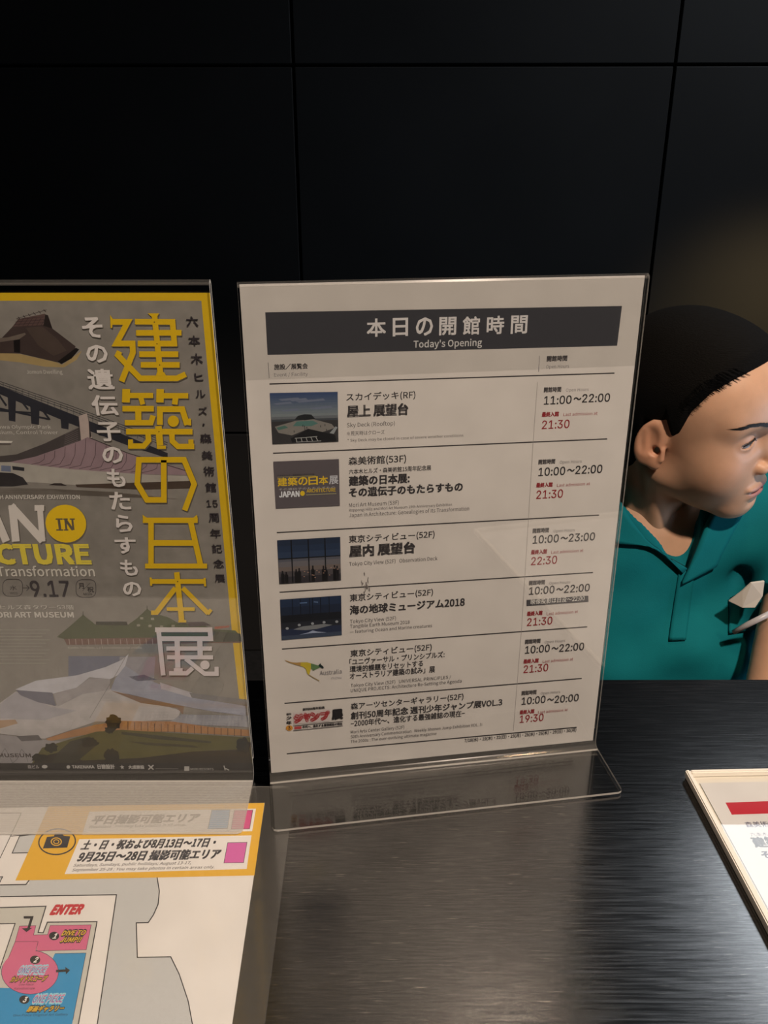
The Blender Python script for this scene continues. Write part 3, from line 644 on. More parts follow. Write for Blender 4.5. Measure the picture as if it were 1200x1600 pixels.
Q.text('MORI ART MUSEUM 15TH ANNIVERSARY EXHIBITION', -104, 780.4, 126.5, 6.2, (78, 70, 62), .01); Q.text('MORI ART MUSEUM 15TH ANNIVERSARY EXHIBITION', -105, 779.6, 125.5, 6.2, LT, .008)
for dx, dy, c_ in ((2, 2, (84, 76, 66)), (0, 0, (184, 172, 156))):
    z = (dx, dy, 1)
    for st, wd in (([(19, 789), (25, 846)], 12), ([(17, 790), (67, 845)], 12), ([(62, 789), (66.5, 846)], 9), ([(54, 793.5), (69, 793.5)], 9), ([(13, 846), (34, 846)], 0.1), ([(-14, 789), (10, 846)], 12), ([(-14, 789), (-30, 846)], 10), ([(-26, 829), (2, 829)], 8)): Q.stroke(st, wd, c_, z)
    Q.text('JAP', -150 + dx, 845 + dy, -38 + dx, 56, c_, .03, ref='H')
Q.ell(104.5, 820, 32, 30.5, (88, 80, 68), rot=.25); Q.ell(103, 818, 32, 29.5, (196, 158, 26), rot=.25)
for a, b, w_ in (((92, 812), (94, 827), 4), ((87, 811), (98, 811), 2.2), ((88, 828), (99, 828), 2.2), ((102, 811), (104, 828), 3.2), ((102, 811), (114, 828), 4), ((113, 811), (115, 828), 3.2), ((99, 811), (106, 811), 2), ((109, 811), (117, 811), 2), ((100, 828), (107, 828), 2)): Q.stroke([a, b], w_, (82, 72, 58))
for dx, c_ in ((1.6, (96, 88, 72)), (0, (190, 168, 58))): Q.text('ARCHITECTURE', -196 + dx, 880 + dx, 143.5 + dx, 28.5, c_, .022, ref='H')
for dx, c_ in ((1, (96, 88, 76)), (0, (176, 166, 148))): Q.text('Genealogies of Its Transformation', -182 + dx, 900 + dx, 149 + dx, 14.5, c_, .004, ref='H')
Q.text('9.17', 50, 932.5, 111, 25, (58, 52, 50), .012); Q.text('4.25', -70, 932.5, 0, 25, (58, 52, 50), .012)
def rbox(x0, y0, x1, y1, r):
    p = []
    for cx, cy, a0 in ((x1 - r, y0 + r, -90), (x1 - r, y1 - r, 0), (x0 + r, y1 - r, 90), (x0 + r, y0 + r, 180)):
        for k in range(5): t = math.radians(a0 + k * 22.5); p.append((cx + r * math.cos(t), cy + r * math.sin(t)))
    Q.stroke(p, .9, (70, 62, 58), closed=True)
rbox(4.5, 905, 35.5, 931.5, 9); rbox(119, 905.5, 150, 933, 9)
Q.stroke([(36, 918.5), (46, 918.5)], 1.1, (70, 62, 58)); Q.stroke([(41.5, 914), (46, 918.5), (41.5, 923)], 1.1, (70, 62, 58))
Q.char('水', 16, 25.5, 914.5, 922, (70, 62, 58)); Q.text('WED', 16, 928.4, 28, 3.4, (80, 72, 66)); Q.char('月', 123.5, 130.5, 911, 920, (58, 52, 48), .004); Q.char('祝', 137, 146, 916.5, 925.5, (58, 52, 48), .004)
Q.stroke([(129, 923), (141, 910.5)], .6, (70, 62, 58)); Q.text('MON', 131, 930, 144, 3.6, (60, 54, 50))
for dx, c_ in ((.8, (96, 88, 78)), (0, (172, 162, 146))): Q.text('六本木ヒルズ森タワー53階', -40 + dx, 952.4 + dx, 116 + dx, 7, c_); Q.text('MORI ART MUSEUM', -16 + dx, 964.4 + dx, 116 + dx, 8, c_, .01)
for k in range(11): Q.stroke([(-60, 984 + k * 5.2), (78 - (k % 3) * 6, 984 + k * 5.2)], .7, (146, 138, 122))
Q.flush('english_title_lettering')
# green roofed palace
G = (70, 72, 48)
D([(89, 995), (112, 976), (130, 960), (137, 966), (150, 976), (200, 976), (214, 966), (230, 951), (240, 958), (262, 964), (282, 975), (312, 974), (333, 983), (368, 985), (378, 996), (376, 1003), (243, 997), (100, 998)], G)
D([(100, 998), (243, 996), (378, 1001), (376, 1004), (243, 1005.5), (105, 1007.5)], (98, 72, 60))
D([(333, 985), (376, 990), (378, 1002), (333, 1003)], (62, 60, 46)); D([(292, 972), (318, 971), (330, 977), (296, 979)], (72, 60, 58)); D([(335, 979), (359, 977), (358, 980), (336, 983)], (140, 84, 66))
D([(150, 971), (198, 971), (200, 977), (150, 976)], (52, 50, 40))
for k in range(14): Q.stroke([(108 + k * 10, 998), (109 + k * 10, 1007)], .8, (150, 132, 118))
for k in range(14): D([(205 + rnd.random() * 70, 968 + rnd.random() * 14)] + [(0, 0)] * 0 or [(0, 0)], G) if False else None
for x, y in ((219, 966), (236, 967), (214, 977), (232, 978), (250, 979), (268, 978)): D([(x, y - 2), (x + 5, y - 2), (x + 5, y + 1.5), (x, y + 1.5)], (122, 116, 96))
Q.stroke([(130, 962), (130, 955)], 1, (50, 48, 40)); Q.stroke([(230, 953), (230, 946)], 1, (50, 48, 40))
Q.text('Kanto Pavilion, La Exposition Universelle', 107, 1013.4, 222, 3.4, (160, 150, 134)); Q.flush('palace_picture', 'printed picture of a long green-roofed building', ink_art)
# landscape with sweeping white roofs
D([(107, 1025), (197, 1025), (193, 1050), (165, 1056), (107, 1060)], (90, 90, 98)); D([(187, 1026), (243, 1026), (240, 1070), (187, 1070)], (122, 116, 114))
D([(-60, 1140), (0, 1098), (25, 1080), (85, 1103), (130, 1084), (172, 1076), (282, 1110), (278, 1124), (190, 1128), (150, 1127), (112, 1140), (70, 1154), (0, 1146), (-60, 1150)], (150, 141, 132))
D([(0, 1100), (25, 1081), (80, 1104), (120, 1110), (70, 1125), (0, 1122)], (138, 131, 128))
D([(24, 1077), (57, 1063), (120, 1055), (165, 1042), (190, 1031), (201, 1022), (193, 1050), (172, 1061), (140, 1058), (120, 1074), (82, 1084), (45, 1081)], (160, 154, 150))
D([(25, 1078), (82, 1082), (88, 1103), (60, 1097), (32, 1086)], (90, 87, 92)); D([(84, 1084), (120, 1074), (140, 1059), (172, 1061), (172, 1078), (130, 1084), (90, 1104)], (132, 124, 118))
D([(173, 1078), (180, 1060), (196, 1040), (230, 1062), (300, 1086), (384, 1103), (384, 1118), (330, 1111), (260, 1098), (200, 1084)], (126, 124, 128)); D([(201, 1057), (225, 1054), (246, 1062), (215, 1064)], (84, 82, 88))
D([(250, 1066), (300, 1082), (300, 1090), (252, 1076)], (150, 142, 138)); D([(296, 1082), (387, 1093), (388, 1103), (300, 1090)], (104, 98, 92))
D([(174, 1079), (280, 1102), (288, 1104), (286, 1116), (276, 1106), (220, 1098)], (108, 82, 62)); D([(283, 1116), (388, 1118), (389, 1136), (262, 1130)], (128, 124, 122))
D([(-60, 1128), (24, 1124), (28, 1130), (0, 1138), (-60, 1136)], (140, 112, 84))
D([(72, 1154), (112, 1141), (150, 1132), (190, 1126), (270, 1127), (330, 1136), (389, 1140), (390, 1150), (270, 1143), (160, 1143), (120, 1150), (76, 1158)], (142, 100, 64))
for k in range(18): Q.stroke([(200 + k * 10.4, 1127 + k * .7), (200 + k * 10.4, 1140 + k * .6)], 1.2, (84, 60, 46))
D([(-60, 1150), (0, 1147), (72, 1156), (112, 1160), (60, 1182), (40, 1207), (-60, 1207)], (126, 118, 112)); D([(26, 1150), (60, 1148), (66, 1156), (34, 1158)], (84, 78, 74))
D([(40, 1207), (66, 1168), (112, 1154), (150, 1143), (190, 1140), (270, 1145), (391, 1152), (396, 1206)], (76, 70, 38))
D([(190, 1143), (260, 1150), (330, 1158), (330, 1161), (250, 1155), (190, 1147)], (56, 52, 38)); D([(200, 1158), (300, 1164), (312, 1168), (230, 1164)], (60, 54, 38))
D([(44, 1207), (58, 1183), (90, 1176), (130, 1188), (220, 1184), (300, 1174), (390, 1170), (396, 1206)], (46, 40, 32)); D([(90, 1176), (110, 1158), (140, 1150), (150, 1165), (120, 1190), (80, 1195)], (50, 46, 36))
def bush(cx, cy, rx, ry, c_):
    p = []
    for k in range(22): t = 2 * math.pi * k / 22; r_ = rnd.uniform(.75, 1.12); p.append((cx + rx * r_ * math.cos(t), cy + ry * r_ * math.sin(t)))
    D(p, c_)
for a in ((80, 1168, 11, 8), (62, 1184, 14, 7), (178, 1128, 13, 12), (172, 1140, 9, 6), (174, 1182, 12, 13), (380, 1164, 13, 12), (140, 1160, 14, 8)): bush(*a, (36, 33, 26))
D([(-60, 1192), (396, 1192), (396, 1206), (-60, 1212)], (40, 37, 34))
Q.stroke([(205, 1010), (183, 1050), (140, 1122)], .6, (96, 90, 84))
Q.stroke([(-4, 1200), (2, 1178), (8, 1169), (14, 1180), (20, 1192), (27, 1186), (34, 1170), (40, 1178), (44, 1190)], .7, (90, 84, 80))
Q.flush('landscape_picture', 'printed picture of sweeping white roofs above lawns', ink_art)
Q.text('MORI ART MUSEUM', -62, 1182.6, 49, 5.4, (66, 58, 54), .01)
W3 = (150, 142, 130)
Q.ell(70, 1197.5, 4.5, 2.8, W3, 12); Q.ell(107, 1198, 3, 2.8, W3, 10); Q.text('TAKENAKA', 113, 1200, 148, 4.4, W3, .02); Q.text('日建設計', 153, 1201, 180, 6.5, W3, .02); Q.text('★', 188, 1201, 195, 6, W3); Q.text('大成建設', 201, 1201, 226, 5.2, W3, .02)
Q.stroke([(232, 1195), (240, 1202)], 2, W3); Q.stroke([(240, 1195), (232, 1202)], 2, W3); Q.stroke([(243, 1200.5), (279, 1200.5)], .8, (100, 94, 86)); D([(288, 1197), (296, 1197), (296, 1204), (288, 1204)], W3)
Q.text('MORI RESORTS', 298, 1203, 334, 3.4, W3); Q.stroke([(350, 1196), (352, 1203)], 1.6, W3); Q.stroke([(352, 1200), (358, 1203)], 1.6, W3); Q.text('FUJITEC', 76, 1200, 101, 3.6, (110, 104, 96)) if False else None
Q.text('森ビル', 44, 1200.5, 62, 5.4, (120, 112, 104), .01)
Q.flush('sponsor_lettering')
# big characters
YL, SH, WH = (184, 146, 20), (78, 70, 58), (180, 166, 156)
def big(kind, args, z): 
    return (kind, args, z)
z1, z2, z3, z4 = (165, 480, 8.571), (180, 600, 8.571), (200, 700, 8.571), (220, 870, 8)
strokes = [
 (z1, [([(80, 195), (300, 195), (145, 485), (362, 485), (368, 605), (215, 992)], 78), ([(190, 590), (165, 640), (300, 780), (465, 950), (955, 950), (1075, 895)], 76), ([(655, 100), (735, 880)], 76),
   ([(395, 192), (925, 196)], 76), ([(410, 342), (1018, 340)], 76), ([(432, 485), (955, 485)], 78), ([(452, 628), (975, 628)], 78), ([(472, 770), (993, 770)], 76), ([(895, 158), (925, 522)], 76)]),
 (z2, [([(150, 65), (145, 245)], 105), ([(195, 152), (510, 152)], 70), ([(345, 180), (372, 272)], 66), ([(605, 65), (600, 245)], 100), ([(650, 155), (980, 155)], 72), ([(810, 180), (798, 272)], 76),
   ([(98, 328), (520, 328)], 76), ([(310, 350), (312, 500)], 82), ([(130, 515), (480, 515), (510, 420)], 72), ([(600, 545), (600, 335), (900, 335), (965, 545)], 78), ([(1000, 460), (1002, 550)], 34), ([(920, 520), (1015, 535)], 36),
   ([(148, 635), (1037, 637)], 76), ([(580, 560), (603, 820)], 88), ([(560, 845), (680, 845)], 42), ([(440, 660), (450, 752), (385, 828), (178, 828)], 72), ([(207, 740), (207, 860)], 64), ([(760, 660), (765, 762), (842, 834), (1060, 834)], 72), ([(1015, 740), (1018, 860)], 68)]),
 (z3, [([(480, 160), (482, 692), (256, 692), (126, 475), (148, 155), (752, 155), (888, 482), (760, 832)], 75), ([(200, 965), (935, 965)], 72), ([(310, 990), (310, 1560)], 74), ([(842, 990), (972, 1560)], 74), ([(345, 1268), (880, 1268)], 76)]),
 (z4, [([(55, 112), (830, 112)], 62), ([(120, 305), (800, 305)], 58), ([(125, 255), (132, 358)], 26), ([(798, 260), (806, 368)], 26), ([(450, 190), (512, 790)], 68), ([(470, 802), (570, 802)], 30), ([(325, 650), (675, 650)], 44), ([(435, 385), (195, 695)], 62), ([(130, 695), (215, 695)], 56), ([(525, 385), (845, 705)], 58), ([(835, 712), (880, 655)], 44)]),
]
white_s = [([(180, 908), (895, 908)], 60), ([(222, 900), (282, 1478)], 58), ([(865, 890), (878, 1050)], 60), ([(250, 1020), (905, 1020)], 60), ([(455, 1040), (465, 1385)], 66), ([(738, 1040), (745, 1262)], 66), ([(320, 1142), (890, 1142)], 54), ([(330, 1252), (905, 1252)], 52),
   ([(560, 1270), (800, 1458), (975, 1458)], 54), ([(948, 1370), (950, 1480)], 52), ([(355, 1452), (575, 1452), (650, 1385)], 54), ([(415, 1412), (525, 1412)], 50)]
for dx, dy, cy_, cw in ((1.6, 1.8, SH, SH), (0, 0, YL, WH)):
    for z, L_ in strokes:
        zz = (z[0] + dx, z[1] + dy, z[2])
        for pts, wd in L_: Q.stroke(pts, wd, cy_, zz)
    D([(565, 80), (720, 80), (690, 128), (620, 128)], cy_, (165 + dx, 480 + dy, 8.571)); D([(690, 868), (785, 868), (815, 918), (675, 918)], cy_, (165 + dx, 480 + dy, 8.571)); D([(62, 100), (100, 155), (90, 275), (70, 280)], cy_, (165 + dx, 480 + dy, 8.571))
    D([(195, 890), (255, 930), (205, 945)], cy_, (200 + dx, 700 + dy, 8.571)); D([(925, 890), (935, 945), (870, 935)], cy_, (200 + dx, 700 + dy, 8.571))
    Q.ell(271 + dx, 657.8 + dy, 8.8, 8.8, cy_)
    for pts, wd in white_s: Q.stroke(pts, wd, cw, (220 + dx, 870 + dy, 8))
    Q.ell(220 + 803 / 8 + dx, 870 + 1348 / 8 + dy, 7.3, 7.0, cw)
for x, y in ((655, 198), (690, 488), (727, 772)): Q.ell(165 + x / 8.571, 480 + y / 8.571, 1, 1, (70, 56, 30), 8)
Q.ell(180 + 588 / 8.571, 600 + 636 / 8.571, 1, 1, (70, 56, 30), 8); Q.ell(220 + 462 / 8, 870 + 306 / 8, 1, 1, (70, 56, 30), 8)
Q.flush('title_lettering', 'big yellow and white characters')
for dx, c_ in ((1.1, SH), (0, (184, 172, 158))):
    for ch, a, b, t, bt in (('そ', 131, 158.5, 495, 527.5), ('の', 137, 166.5, 538.5, 566.5), ('遺', 139, 176, 576, 608.5), ('伝', 146, 182, 617, 649), ('子', 154, 186.6, 659, 689), ('の', 162, 190.5, 697.5, 723.5), ('も', 169.5, 194, 732, 760.5), ('た', 174, 202, 768, 796), ('ら', 183, 205, 804, 831), ('す', 182, 211.5, 839, 864.5), ('も', 190, 213.5, 874, 899), ('の', 194, 219.5, 908.5, 931)):
        Q.char(ch, a + dx, b + dx, t + dx, bt + dx, c_, .007)
Q.flush('subtitle_lettering', 'vertical column of white characters')
for ch, a, b, t, bt in (('六', 292, 309, 494, 510), ('本', 295.6, 312, 524, 540), ('木', 299, 316, 552, 569), ('ヒ', 305, 317, 583, 595), ('ル', 306.5, 320.5, 609, 621.5), ('ズ', 310.6, 323.4, 635.6, 648), ('森', 313.5, 330, 677, 692), ('美', 316, 331.6, 704, 718), ('術', 319, 334.6, 728.4, 743.4), ('館', 322, 337.5, 753.7, 768.4), ('15', 323.4, 339.7, 781, 792), ('周', 327, 341.6, 801.6, 815.6), ('年', 329.4, 344.4, 826, 840), ('記', 332, 346.6, 850, 863.5), ('念', 334.6, 349.4, 873.7, 887), ('展', 336.5, 351.3, 897, 909.4)):
    Q.char(ch, a, b, t, bt, (44, 38, 38), .006)
Q.ell(318.4, 663, 1.8, 1.8, (44, 38, 38), 10); Q.flush('subtitle_lettering', 'vertical column of small black characters')

# ---------------------------------------------------------------- floor map sheet flat on the counter
mp_ = tag(empty('floor_map'), 'flat white floor map sheet with yellow camera notice lying on the counter at lower left', 'map')
Mz = .00022
Mo = CAM + ray(364, 1600) * ((Mz - CAM_Z) / ray(364, 1600).z)
yawm = math.atan2(.4031 - .3991, .157)
T = Sheet(Vector((-.0700, .30, Mz)), (math.cos(yawm), math.sin(yawm), 0), (-math.sin(yawm), math.cos(yawm), 0), (226, 215, 197), -.022, mp_, .92)
u1, v1 = T.uv(413.5, 1254.5); T.block('paper_sheet', u1 - .297, v1 - .21, u1, v1, .00015, coated_paper)
D = T.poly; BL = (34, 32, 36); GR = (194, 189, 176)
D([(-60, 1383), (45.5, 1381), (45.5, 1372), (245, 1368), (249, 1392.5), (247, 1413), (240, 1429), (231.7, 1441.5), (213, 1442), (214.5, 1496), (266.7, 1495), (280, 1522), (294, 1564), (301, 1602), (308, 1700), (128, 1700), (152, 1600), (182, 1398), (-60, 1402)], GR)
for st in ([(245, 1368), (249, 1392.5), (247, 1413), (240, 1429), (231.7, 1441.5), (213, 1442), (214.5, 1496), (266.7, 1495), (280, 1522), (294, 1564), (301, 1602), (308, 1700)], [(-60, 1402), (182, 1398), (152, 1600), (128, 1700)], [(-60, 1384), (40.5, 1382), (46.5, 1374)]): T.stroke(st, 1.7, BL)
D([(-60, 1420), (71.8, 1416), (59.5, 1457), (66.5, 1457.5), (74, 1441), (151.6, 1440), (122.5, 1600), (104, 1700), (-60, 1700)], (196, 188, 168))
D([(-60, 1445), (23.6, 1442.9), (0, 1513), (-20, 1570), (-60, 1570)], (226, 215, 197)); T.stroke([(-60, 1445), (23.6, 1442.9), (0, 1513), (-20, 1570)], 1.5, BL)
T.stroke([(-60, 1420), (71.8, 1416), (59.5, 1457), (67.5, 1457.5), (74, 1441), (151.6, 1440), (122.5, 1600), (104, 1700)], 1.7, BL)
D([(-40, 1271), (33, 1270), (20, 1298), (0, 1340), (-40, 1342)], (222, 212, 196)); T.stroke([(-40, 1271), (33.5, 1270), (20, 1299), (0, 1341)], 1.1, BL); T.stroke([(17, 1306.5), (57, 1303)], 1.1, BL)
D([(30.6, 1306.5), (60, 1303.5), (46, 1332.4), (19, 1333)], GR); T.stroke([(57, 1303), (30.6, 1306.5), (19, 1333), (46, 1332.4)], 1.3, BL)
D([(-40, 1371), (4, 1370), (-2, 1382), (-40, 1383)], GR); T.stroke([(-40, 1371), (4, 1370), (-2, 1382)], 1.3, BL)
T.flush('corridor_plan', 'grey corridor outlines')
PK, BU = (208, 100, 128), (36, 140, 178)
D([(85.8, 1490), (134.4, 1489), (113.8, 1594), (104, 1650), (-60, 1650), (-60, 1545), (0, 1543.5), (60, 1545)], BU)
D([(30.6, 1447), (56, 1446.4), (52.5, 1461), (74.4, 1460.4), (78.4, 1446), (142.6, 1445), (134.8, 1484), (57, 1486), (59.5, 1471), (23.6, 1471.4)], PK)
T.ell(46.8, 1519, 44.6, 34.5, PK, 36); D([(23.6, 1471.4), (59.5, 1471), (54.5, 1490), (30, 1500), (13, 1497)], PK)
T.stroke([(13, 1497), (23.6, 1471.4), (59.5, 1471), (56, 1486.5)], .7, (90, 50, 66)); T.stroke([(23.6, 1471.4), (30.6, 1447), (56, 1446.4), (52.5, 1461), (74.4, 1460.4), (78.4, 1446), (142.6, 1445), (134.8, 1484), (57, 1486)], .7, (90, 50, 66))
T.stroke([(46.8 + 44.6 * math.cos(t), 1519 + 34.5 * math.sin(t)) for t in [math.radians(-78 + k * 12) for k in range(24)]], .8, (60, 60, 84)); T.stroke([(85.8, 1490), (134.4, 1489), (113.8, 1594)], .8, (40, 60, 80))
T.flush('room_plan', 'pink and blue rooms')
for cx, cy, t_ in ((84.5, 1462.5, '1'), (54.8, 1499.8, '2'), (38, 1562, '3')): T.ell(cx, cy, 8, 6.6, (24, 22, 24)); T.text(t_, cx - 3, cy + 4, cx + 3, 8, (235, 225, 208), .03, .2)
T.stroke([(37, 1433.5), (50, 1433.5), (44.5, 1451)], 4, (24, 22, 24)); D([(34, 1450.5), (50, 1450), (41.5, 1456.5)], (24, 22, 24)); T.stroke([(87.5, 1517.5), (103, 1516.5)], 4, (24, 22, 24)); D([(102, 1511), (109.5, 1516), (103, 1522.5)], (24, 22, 24))
T.text('ENTER', 77, 1428.6, 128, 13.5, (190, 36, 44), .03, .3)
def outl(body, x0, yb, x1, H, c_, c2=(30, 24, 20), ref=None):
    T.text(body, x0 - .8, yb + .8, x1 + .8, H + 1.4, c2, .05, .25, ref=ref); T.text(body, x0, yb, x1, H, c_, .008, .25, ref=ref)
outl('DIVE TO', 95.5, 1461.6, 132.5, 7, (224, 176, 40)); outl('JUMP!!', 93.5, 1472, 126.5, 6.8, (224, 176, 40))
for x0, y0, x1, h_ in ((27, 1521.4, 71, 10.5), (50, 1567, 98, 11.5)):
    outl('ONE PIECE', x0, y0, x1, h_, (214, 120, 140), (150, 200, 220)); T.text('ONE PIECE', x0 + 1, y0 - 1, x1 - 1, h_ - 3, (60, 110, 160), 0, .25)
outl('カレイドスコープ', 15, 1534.6, 72, 8, (214, 166, 40)); outl('原画ギャラリー', 41, 1581, 99, 8, (224, 176, 40))
T.text('One Piece', 29, 1540.4, 52, 3.2, (60, 36, 44)); T.text('Kaleidoscope', 22, 1546.6, 54, 3.2, (60, 36, 44)); T.text('One Piece Original Art Gallery', 20, 1588.6, 106, 3.4, (20, 60, 80)); T.flush('map_lettering')
YB = (224, 170, 36)
D([(76, 1260.5), (413.3, 1254.8), (397.5, 1368), (24, 1376)], YB); T.flush('notice_band', 'yellow band')
D([(140, 1268), (400, 1263.8), (394, 1299), (128, 1304.5)], (232, 222, 206)); D([(124, 1311.5), (393, 1305.5), (385.5, 1358), (101, 1366)], (232, 222, 206))
for q_, c_ in (([(331, 1266), (359.5, 1265.4), (355.5, 1294.6), (324.7, 1295.4)], (84, 150, 186)), ([(366, 1266.4), (395, 1266), (390, 1295.2), (361, 1295.8)], (204, 72, 120)), ([(355.8, 1317), (386, 1316.4), (380.6, 1348), (349.8, 1348.5)], (212, 96, 156))):
    D(q_, c_); T.stroke(q_, .8, (70, 60, 64), closed=True)
T.text('平日撮影可能エリア', 141, 1288.4, 311, 13, (60, 54, 50), .012, .2); T.text('Weekdays : You may take photos in all areas.', 139, 1294.2, 291, 4, (70, 62, 56), .004, .2)
T.text('土・日・祝および8月13日〜17日・', 125, 1328, 336, 13.6, BL, .014, .2); T.text('9月25日〜28日 撮影可能エリア', 119, 1346.8, 344, 14.4, BL, .014, .2)
T.text('Saturdays, Sundays, public holidays; August 13-17,', 114, 1354.4, 298, 4.2, BL, .002, .2); T.text('September 25-28 : You may take photos in certain areas only.', 112, 1361.8, 335, 4.2, BL, .002, .2); T.flush('notice_lettering')
T.stroke([(89.3 + 28.5 * math.cos(t) + 2 * math.sin(-t), 1315.5 + 20 * math.sin(t)) for t in [2 * math.pi * k / 36 for k in range(36)]], 2, BL, closed=True)
D([(67, 1326), (73.5, 1308), (84, 1306.8), (86.5, 1303), (97, 1302.4), (99.5, 1306), (110, 1307), (105, 1324.6)], BL)
T.ell(88, 1315.4, 8.8, 6.6, YB); T.ell(88, 1315.4, 7, 5.2, BL); T.ell(88, 1315.4, 4.8, 3.6, YB); T.ell(88, 1315.4, 3.4, 2.5, BL); T.flush('camera_symbol', 'black camera symbol in a ring')

# clear film laid over the map, reaching past its right edge
cf = tag(empty('clear_cover_sheet', (0, 0, 0)), 'clear plastic cover sheet over the floor map, rounded corner showing right of it', 'plastic sheet')
bm = bmesh.new(); x1, y1, x0, y0, r_ = -.0540, .4162, -.375, .17, .007; pts = []
for cx, cy, a0 in ((x1 - r_, y0 + r_, -90), (x1 - r_, y1 - r_, 0), (x0 + r_, y1 - r_, 90), (x0 + r_, y0 + r_, 180)):
    for k in range(6): t = math.radians(a0 + k * 18); pts.append((cx + r_ * math.cos(t) + (cy - .3) * -.008, cy + r_ * math.sin(t)))
lo_v = [bm.verts.new((a, b, .00045)) for a, b in pts]; hi_v = [bm.verts.new((a, b, .00105)) for a, b in pts]
bm.faces.new(hi_v); bm.faces.new(lo_v[::-1])
for k in range(len(pts)): f_ = bm.faces.new((lo_v[k], lo_v[(k + 1) % len(pts)], hi_v[(k + 1) % len(pts)], hi_v[k])); f_.material_index = 1
bm_obj('film', bm, [film, film_edge], cf)

# ---------------------------------------------------------------- flat framed notice at right
YF = math.radians(1.6); fr = tag(empty('framed_notice', (.1868, .4250, 0), YF), 'flat cream frame with a red-barred notice lying on the counter at lower right', 'framed notice')
cream = mat('cream_frame_plastic', (.86, .83, .75), .35); FW, FH = .224, .311
box('back_board', (.0005, -FH + .0005, .0002), (FW - .0005, -.0005, .0018), cream, fr, .0003)
for nme, lo, hi in (('frame_rail', (0, -FH, .0019), (.0028, 0, .0062)), ('frame_rail', (FW - .0028, -FH, .0019), (FW, 0, .0062)), ('frame_rail', (.0029, -.0028, .0019), (FW - .0029, 0, .0062)), ('frame_rail', (.0029, -FH, .0019), (FW - .0029, -FH + .0028, .0062))):
    box(nme, lo, hi, cream, fr, .0007, 2)
gl = box('clear_pane', (.0045, -FH + .0045, .0034), (FW - .0045, -.0045, .0044), acrylic, fr)
fp = tag(empty('notice_sheet'), 'cream notice sheet with a red bar inside the flat frame at right', 'notice')
cf_, sf_ = math.cos(YF), math.sin(YF)
X = Sheet(Vector((.1868, .4250, .0026)), (cf_, sf_, 0), (-sf_, cf_, 0), (232, 218, 192), -.03, fp)
X.block('paper_sheet', .0065, -FH + .008, FW - .007, -.0085, .0003, paper)
X.poly([(1133.5, 1254), (1375, 1246), (1390, 1265), (1143.5, 1273)], (200, 44, 50)); X.flush('red_bar', 'red printed bar')
X.text('森美術館', 1167, 1293, 1215, 8.5, (100, 92, 98), .004); X.text('六本木ヒルズ・森美術館15周年記念展', 1174, 1307, 1330, 6, (110, 100, 96)); X.text('建築の日本展:', 1180, 1324, 1310, 15, (96, 88, 74), .012); X.text('その遺伝子のもたらすもの', 1193, 1342, 1400, 12, (96, 88, 84), .010)
X.flush('lettering')

for o_ in list(_txt.values()):      # del_txt: the scratch text objects go
    c_ = o_.data; bpy.data.objects.remove(o_); bpy.data.curves.remove(c_)

# ---------------------------------------------------------------- the clerk
pr = tag(empty('person', (.36, 1.03, FZ)), 'person in a teal polo shirt with dark tied-back hair, sitting behind the counter looking right', 'person')
def world_child(o): o.matrix_parent_inverse = Matrix.Translation(-Vector(pr.location)); return o
skin = mat('skin', (.50, .27, .17), .48); P_(skin).inputs['Subsurface Weight'].default_value = .12; P_(skin).inputs['Subsurface Radius'].default_value = (.012, .005, .003); P_(skin).inputs['Subsurface Scale'].default_value = 1.0
sa = nd(skin, 'ShaderNodeAttribute', attribute_name='tone'); sn = noise(skin, (1, 1, 1), 60, 5); smr = nd(skin, 'ShaderNodeMapRange'); smr.inputs[3].default_value = .88; smr.inputs[4].default_value = 1.12
lk(skin, sn.outputs['Fac'], smr.inputs[0]); smx = nd(skin, 'ShaderNodeVectorMath', operation='SCALE'); lk(skin, sa.outputs['Color'], smx.inputs[0]); lk(skin, smr.outputs[0], smx.inputs['Scale']); lk(skin, smx.outputs[0], P_(skin).inputs['Base Color'])
sn2 = noise(skin, (1, 1, 1), 900, 2); bump(skin, sn2.outputs['Fac'], .15, .0004)
hairm = mat('black_hair', (.0022, .002, .0018), .8, Specular_IOR_Level=.12); hn = noise(hairm, (6, 60, 60), 18, 3); bump(hairm, hn.outputs['Fac'], .7, .002)
cloth = mat('teal_pique', (.0, .16, .19), .85); cn = noise(cloth, (1, 1, 1), 12, 4); rc = ramp(cloth, cn.outputs['Fac'], .3, (.002, .135, .165), .7, (.003, .175, .205)); lk(cloth, rc.outputs[0], P_(cloth).inputs['Base Color']); cn2 = noise(cloth, (1, 1, 1), 700, 2); bump(cloth, cn2.outputs['Fac'], .3, .0006)
P_(cloth).inputs['Specular IOR Level'].default_value = .15
trouser = mat('dark_trousers', (.02, .02, .025), .9); shoe = mat('black_shoe_leather', (.015, .015, .015), .4)
eye_w = mat('eye_white', (.62, .58, .55), .12); eye_i = mat('dark_iris', (.02, .012, .008), .08); lash = mat('lash_dark', (.01, .008, .007), .6)

HP = (-.75462636, .07912883, .11789274); HT = np.array([.3624036, .96988858, .05782231])
def rot(a, b, c_):
    Rz = np.array([[math.cos(a), -math.sin(a), 0], [math.sin(a), math.cos(a), 0], [0, 0, 1]]); Ry = np.array([[math.cos(b), 0, math.sin(b)], [0, 1, 0], [-math.sin(b), 0, math.cos(b)]])
    Rx = np.array([[1, 0, 0], [0, math.cos(c_), -math.sin(c_)], [0, math.sin(c_), math.cos(c_)]]); return Rz @ Ry @ Rx
HR = rot(*HP)
def h2w(p): return Vector((HR @ np.array(p, float) + HT).tolist())
